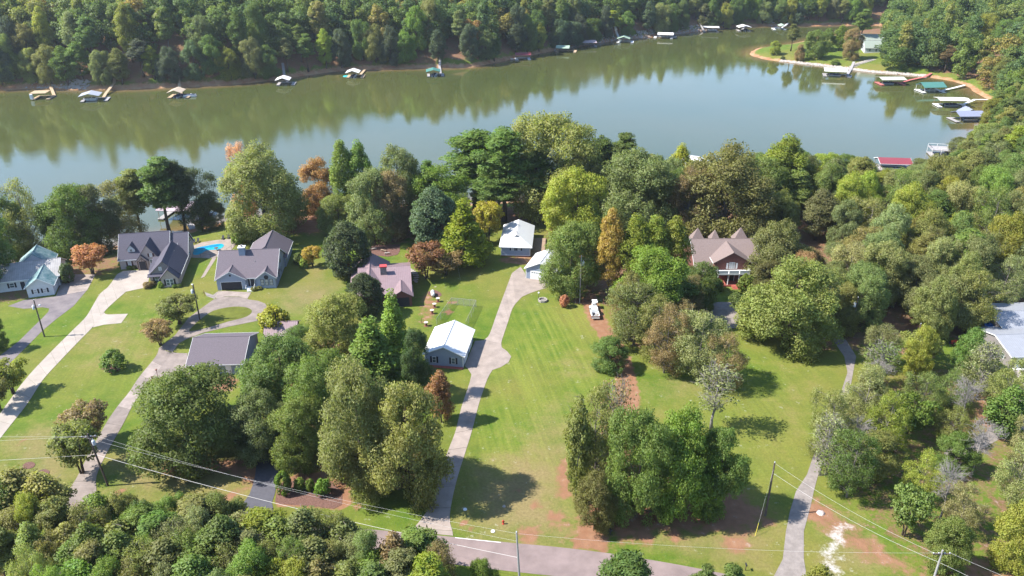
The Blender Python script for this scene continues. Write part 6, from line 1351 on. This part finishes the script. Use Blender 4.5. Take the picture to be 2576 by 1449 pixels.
o = tag(empty('tree_stump', G0(761, 1182)), 'dark tree stump on the straw by the blacktop drive', 'stump'); MB().lathe([(0.55, 0), (0.38, 0.25), (0.34, 0.9), (0.3, 0.95), (0.02, 0.97)], 12).build('stump', M_spoold, o)
# black lawn ornament by the clay apron: mailbox post with plant tangle
o = tag(empty('mailbox', G0(1535, 1347)), 'black mailbox with twisted iron stand beside the clay apron', 'mailbox'); MB().tube([(0, 0, 0), (0.08, 0, 0.5), (-0.05, 0, 1.0)], 0.06, 6).build('post', M_dark, o)
bx('box', M_dark, o, -0.15, 0.15, -0.3, 0.3, 1.0, 1.35); MB().tube([(-0.35, 0, 0.1), (0, 0.05, 0.6), (0.35, 0, 1.1)], 0.05, 6).build('scroll', M_dark, o); MB().tube([(0.35, 0, 0.05), (0, -0.05, 0.55), (-0.3, 0, 0.9)], 0.05, 6).build('scroll', M_dark, o)
# fence posts behind the shingled garage
fo = tag(empty('post_fence', (0, 0, 0)), 'row of dark fence posts with a rail in front of the shingled garage', 'fence')
FP = [G0(480, 958), G0(520, 960), G0(556, 962), G0(574, 972)]
for q in FP: MB().tube([q, q + Vector((0, 0, 1.5))], 0.07, 6).build('post', M_dark, fo)
for a, c in zip(FP[:-1], FP[1:]): MB().tube([a + Vector((0, 0, 1.0)), c + Vector((0, 0, 1.0))], 0.04, 5).build('rail', M_darkwood, fo)
for x, y, l in [(931, 792, ''), (804, 780, ''), (1061, 814, 'thin brown stake near the spool tables'), (515, 744, 'dark post at the corner of the garage path')]:
    if l: tag(MB().tube([(0, 0, 0), (0, 0, 1.5)], 0.06, 6).build('wooden_stake', M_spoold), l, 'stake').location = G0(x, y)
# gate across the clay lane
o = tag(empty('pipe_gate', (0, 0, 0)), 'sagging chain gate between two posts across the clay lane', 'gate'); a, c = G0(1460, 762), G0(1518, 764)
for q in (a + Vector((0.6, 0, 0)), c): MB().tube([q, q + Vector((0, 0, 1.3))], 0.09, 7).build('post', M_spoold, o)
MB().tube([a + Vector((0.6, 0, 1.0)), a.lerp(c, 0.5) + Vector((0, 0, 0.5)), c + Vector((0, 0, 1.0))], 0.04, 6).build('chain', M_dark, o)
# pickup and golf cart
M_tyre = mat('tyre_rubber', (0.02, 0.02, 0.022), 0.85, 0.2); M_carw = mat('white_car_paint', (0.80, 0.80, 0.80), 0.3, 0.5, var=0.01)
def wheel(p, x, y, r_, w_=0.22):
    t = MB().lathe([(r_ * 0.55, -w_ / 2), (r_ * 0.95, -w_ / 2), (r_, -w_ / 4), (r_, w_ / 4), (r_ * 0.95, w_ / 2), (r_ * 0.55, w_ / 2)], 16); t.v = [(v[2] + x, v[1] + y, v[0] + r_) for v in t.v]
    o = t.build('wheel', M_tyre, p); k = MB().lathe([(0.02, -w_ * 0.45), (r_ * 0.56, -w_ * 0.45), (r_ * 0.56, w_ * 0.45), (0.02, w_ * 0.45)], 12); k.v = [(v[2] + x, v[1] + y, v[0] + r_) for v in k.v]; k.build('rim', M_alu, o)
tr = tag(empty('pickup_truck', G0(1498.5, 805), R(2)), 'white pickup truck with loaded open bed parked on the clay lane', 'truck')
W_ = 0.92
mb = MB()                                     # y runs forward from the tailgate
mb.box(-W_, W_, 2.05, 5.3, 0.45, 1.05).box(-W_, W_, 0.0, 2.05, 0.45, 0.72).box(-W_, -W_ + 0.12, 0.0, 2.05, 0.72, 1.15).box(W_ - 0.12, W_, 0.0, 2.05, 0.72, 1.15)
mb.add([(-W_, 2.05, 1.05), (W_, 2.05, 1.05), (W_, 4.1, 1.05), (-W_, 4.1, 1.05), (-0.76, 2.2, 1.72), (0.76, 2.2, 1.72), (0.76, 3.3, 1.72), (-0.76, 3.3, 1.72)], [(4, 5, 6, 7), (0, 1, 5, 4), (1, 2, 6, 5), (2, 3, 7, 6), (3, 0, 4, 7)])
mb.build('body', M_carw, tr)
bx('tailgate', M_alu, tr, -W_ + 0.02, W_ - 0.02, -0.06, 0.02, 0.62, 1.15); bx('rear_bumper', M_alu, tr, -W_, W_, -0.22, -0.07, 0.42, 0.58); bx('front_bumper', M_alu, tr, -W_, W_, 5.3, 5.42, 0.42, 0.62)
MB().add([(-0.74, 2.09, 1.16), (0.74, 2.09, 1.16), (0.68, 2.19, 1.62), (-0.68, 2.19, 1.62)], [(0, 1, 2, 3)]).build('rear_window', M_glass, tr)
MB().add([(-0.8, 4.0, 1.12), (0.8, 4.0, 1.12), (0.7, 3.38, 1.66), (-0.7, 3.38, 1.66)], [(0, 1, 2, 3)]).build('windshield', M_glass, tr)
for s_ in (-1, 1):
    MB().add([(s_ * 0.915, 2.3, 1.12), (s_ * 0.915, 3.8, 1.12), (s_ * 0.79, 3.25, 1.64), (s_ * 0.79, 2.3, 1.64)], [(0, 1, 2, 3)]).build('side_window', M_glass, tr)
    bx('tail_light', M_hyd, tr, s_ * W_ - 0.07, s_ * W_ + 0.07, -0.08, 0.05, 0.72, 1.05); bx('mirror', M_dark, tr, s_ * 1.05 - 0.1, s_ * 1.05 + 0.1, 3.7, 3.8, 1.1, 1.3)
    for y in (0.95, 4.3): wheel(tr, s_ * (W_ - 0.1), y, 0.36)
for k, (a, v, c) in enumerate([(-0.5, 0.5, M_dark), (0.1, 0.6, M_pstone), (0.5, 1.2, M_pstone), (-0.3, 1.4, M_dark), (0.2, 1.6, M_can)]):
    cr = tag(bx('cargo_box', c, None, -0.22, 0.22, -0.25, 0.25, 0, 0.32), ['dark bin at the tailgate corner of the truck bed', 'pale sack in the middle of the truck bed', 'pale sack by the wheel arch in the truck bed', 'dark box behind the truck cab', 'grey box behind the truck cab'][k], 'cargo'); cr.location = tr.location + Vector((a, v, 0.725))
gc = tag(empty('golf_cart', G0(1497, 781), R(2)), 'white roofed golf cart parked ahead of the pickup on the clay lane', 'golf cart')
bx('body', M_carw, gc, -0.58, 0.58, 0, 2.3, 0.3, 0.62); bx('cowl', M_carw, gc, -0.55, 0.55, 1.85, 2.35, 0.62, 0.95); bx('seat', M_dark, gc, -0.52, 0.52, 0.75, 1.25, 0.62, 0.82); bx('backrest', M_dark, gc, -0.52, 0.52, 0.66, 0.76, 0.82, 1.2); bx('bag_rack', M_dark, gc, -0.5, 0.5, 0.05, 0.5, 0.62, 0.85)
bx('roof', M_carw, gc, -0.62, 0.62, 0.5, 2.1, 1.82, 1.9)
for a in (-0.52, 0.52):
    for y0, y1 in ((0.62, 0.6), (2.1, 1.95)): MB().tube([(a, y0, 0.6), (a, y1, 1.83)], 0.03, 6).build('post', M_dark, gc)
    for y in (0.4, 1.9): wheel(gc, a, y, 0.23, 0.18)
# covered boat under the thin tree, tractor in the east yard
o = tag(empty('covered_boat', G0(1583, 832), R(80)), 'boat under a white cover parked below the thin olive tree', 'boat')
MB().add([(-0.9, -2.6, 0.5), (0.9, -2.6, 0.5), (0.9, 1.2, 0.5), (0, 2.9, 0.75), (-0.9, 1.2, 0.5), (-1.0, -2.6, 1.1), (1.0, -2.6, 1.1), (1.0, 1.2, 1.15), (0, 3.0, 1.25), (-1.0, 1.2, 1.15)], [(4, 3, 2, 1, 0), (0, 1, 6, 5), (1, 2, 7, 6), (2, 3, 8, 7), (3, 4, 9, 8), (4, 0, 5, 9), (5, 6, 7, 8, 9)]).build('hull', M_carw, o)
MB().add([(-1.05, -2.65, 1.12), (1.05, -2.65, 1.12), (1.05, 1.2, 1.17), (0, 3.05, 1.27), (-1.05, 1.2, 1.17), (0, -2.3, 1.6), (0, 0.6, 1.8)], [(0, 1, 5), (1, 2, 6, 5), (2, 3, 6), (3, 4, 6), (4, 0, 5, 6)]).build('cover', M_white, o)
for s_ in (-1, 1): wheel(o, s_ * 0.85, -0.6, 0.3, 0.2)
o = tag(empty('lawn_tractor', G0(2394, 868), R(-60)), 'red and black lawn tractor in the shade of the east yard', 'tractor')
bx('hood', M_hyd, o, -0.3, 0.3, 0.6, 1.5, 0.45, 0.85); bx('seat', M_dark, o, -0.25, 0.25, -0.1, 0.4, 0.7, 0.8); bx('backrest', M_hyd, o, -0.25, 0.25, -0.2, -0.1, 0.75, 1.2); bx('mower_deck', M_hyd, o, -0.6, 0.6, 0.1, 0.9, 0.15, 0.35)
for s_ in (-1, 1): wheel(o, s_ * 0.5, 0.05, 0.38, 0.25); wheel(o, s_ * 0.42, 1.25, 0.22, 0.15)
# stairs on the headland, retaining stones on its bank
o = tag(empty('garden_stairs', (0, 0, 0)), 'pale wooden landing and stairs on the headland bank', 'stairs'); a, c = G(2147, 168), G(2200, 148)
for i in range(9): q = a.lerp(c, i / 9); z = gz(q.x, q.y); bx('step', M_pstone, o, q.x - 2.2, q.x + 2.2, q.y - 1.2, q.y + 1.2, z - 0.2, z + 0.25)
rr5 = np.random.default_rng(12)
def riprap(path, n, label, s0=0.5, s1=1.1, offs=(0.5, 3.5)):
    vs_, fs = [], []; W = [GW(x, y) for x, y in path]; mb = MB()
    for i in range(n):
        t = rr5.random() * (len(W) - 1); k = int(t); q = W[k].lerp(W[min(k + 1, len(W) - 1)], t - k); tg = (W[min(k + 1, len(W) - 1)] - W[k]).normalized(); nn = Vector((-tg.y, tg.x, 0))
        if height([(q.x + nn.x * 2, q.y + nn.y * 2)])[1][0] < 0: nn = -nn
        q = q + nn * (offs[0] + (offs[1] - offs[0]) * rr5.random()); z = gz(q.x, q.y); s_ = s0 + (s1 - s0) * rr5.random(); pts_ = [Vector(v) for v in ((1, 0, 0), (0, 1, 0), (-1, 0, 0), (0, -1, 0), (0, 0, 0.9), (0, 0, -0.5))]
        mb.add([(q.x + p.x * s_ * (0.7 + 0.6 * rr5.random()), q.y + p.y * s_ * (0.7 + 0.6 * rr5.random()), z + p.z * s_ * 0.7 + 0.1) for p in pts_], [(0, 1, 4), (1, 2, 4), (2, 3, 4), (3, 0, 4), (1, 0, 5), (2, 1, 5), (3, 2, 5), (0, 3, 5)])
    tag(mb.build('riprap', M_pstone), label, 'rocks', None, 'stuff')
riprap([(1960, 155), (2030, 163), (2110, 172), (2190, 183), (2260, 188), (2330, 194)], 900, 'pale stone riprap along the headland bank')
riprap([(1400, 128), (1500, 111), (1560, 101), (1620, 96), (1700, 88), (1770, 78), (1960, 66)], 900, 'shaded stone riprap along the far bank below the stairs', offs=(1, 7))
riprap([(60, 224), (150, 225), (215, 227)], 350, 'stone riprap behind the open wooden deck dock', offs=(1, 6))
# shrubs against house fronts
for x, y, t_, wd_, h_ in [(326, 678, 'green', 1.6, 1.1), (338, 676, 'green', 1.6, 1.0), (388, 716, 'brown', 2.0, 1.3), (406, 723, 'bright', 1.8, 1.6), (418, 720, 'dark', 1.2, 2.2), (440, 723, 'green', 1.5, 0.9), (452, 722, 'green', 1.5, 0.9), (306, 672, 'bright', 1.6, 1.6), (640, 730, 'olive', 2.0, 0.9), (652, 728, 'olive', 1.8, 0.8), (372, 724, 'brown', 2.6, 1.6)]:
    q = G0(x, y); P = PROTO['shrub'][0]; place('shrub', q, wd_ / P[3], h_ / P[2], t_, 'low ' + TW[t_] + ' shrub at the foot of the ' + ('blue' if x > 600 else 'pink brick') + ' house front', 'foundation shrubs')

# ------------------------------------------------------------------ thin summer haze over everything
hz_m = bpy.data.materials.new('summer_haze'); hz_m.use_nodes = True; hn = hz_m.node_tree.nodes; hn.remove(hn['Principled BSDF'])
pv = hn.new('ShaderNodeVolumePrincipled'); pv.inputs['Color'].default_value = (0.86, 0.92, 1.0, 1); pv.inputs['Density'].default_value = 0.00008; pv.inputs['Anisotropy'].default_value = 0.35
hz_m.node_tree.links.new(pv.outputs[0], hn['Material Output'].inputs['Volume'])
hb = MB().box(-6600, 6600, -2000, 9600, -12, 135).build('haze', hz_m); tag(hb, 'thin pale summer haze over the lake', 'haze', None, 'stuff')
cy.volume_bounces = 0
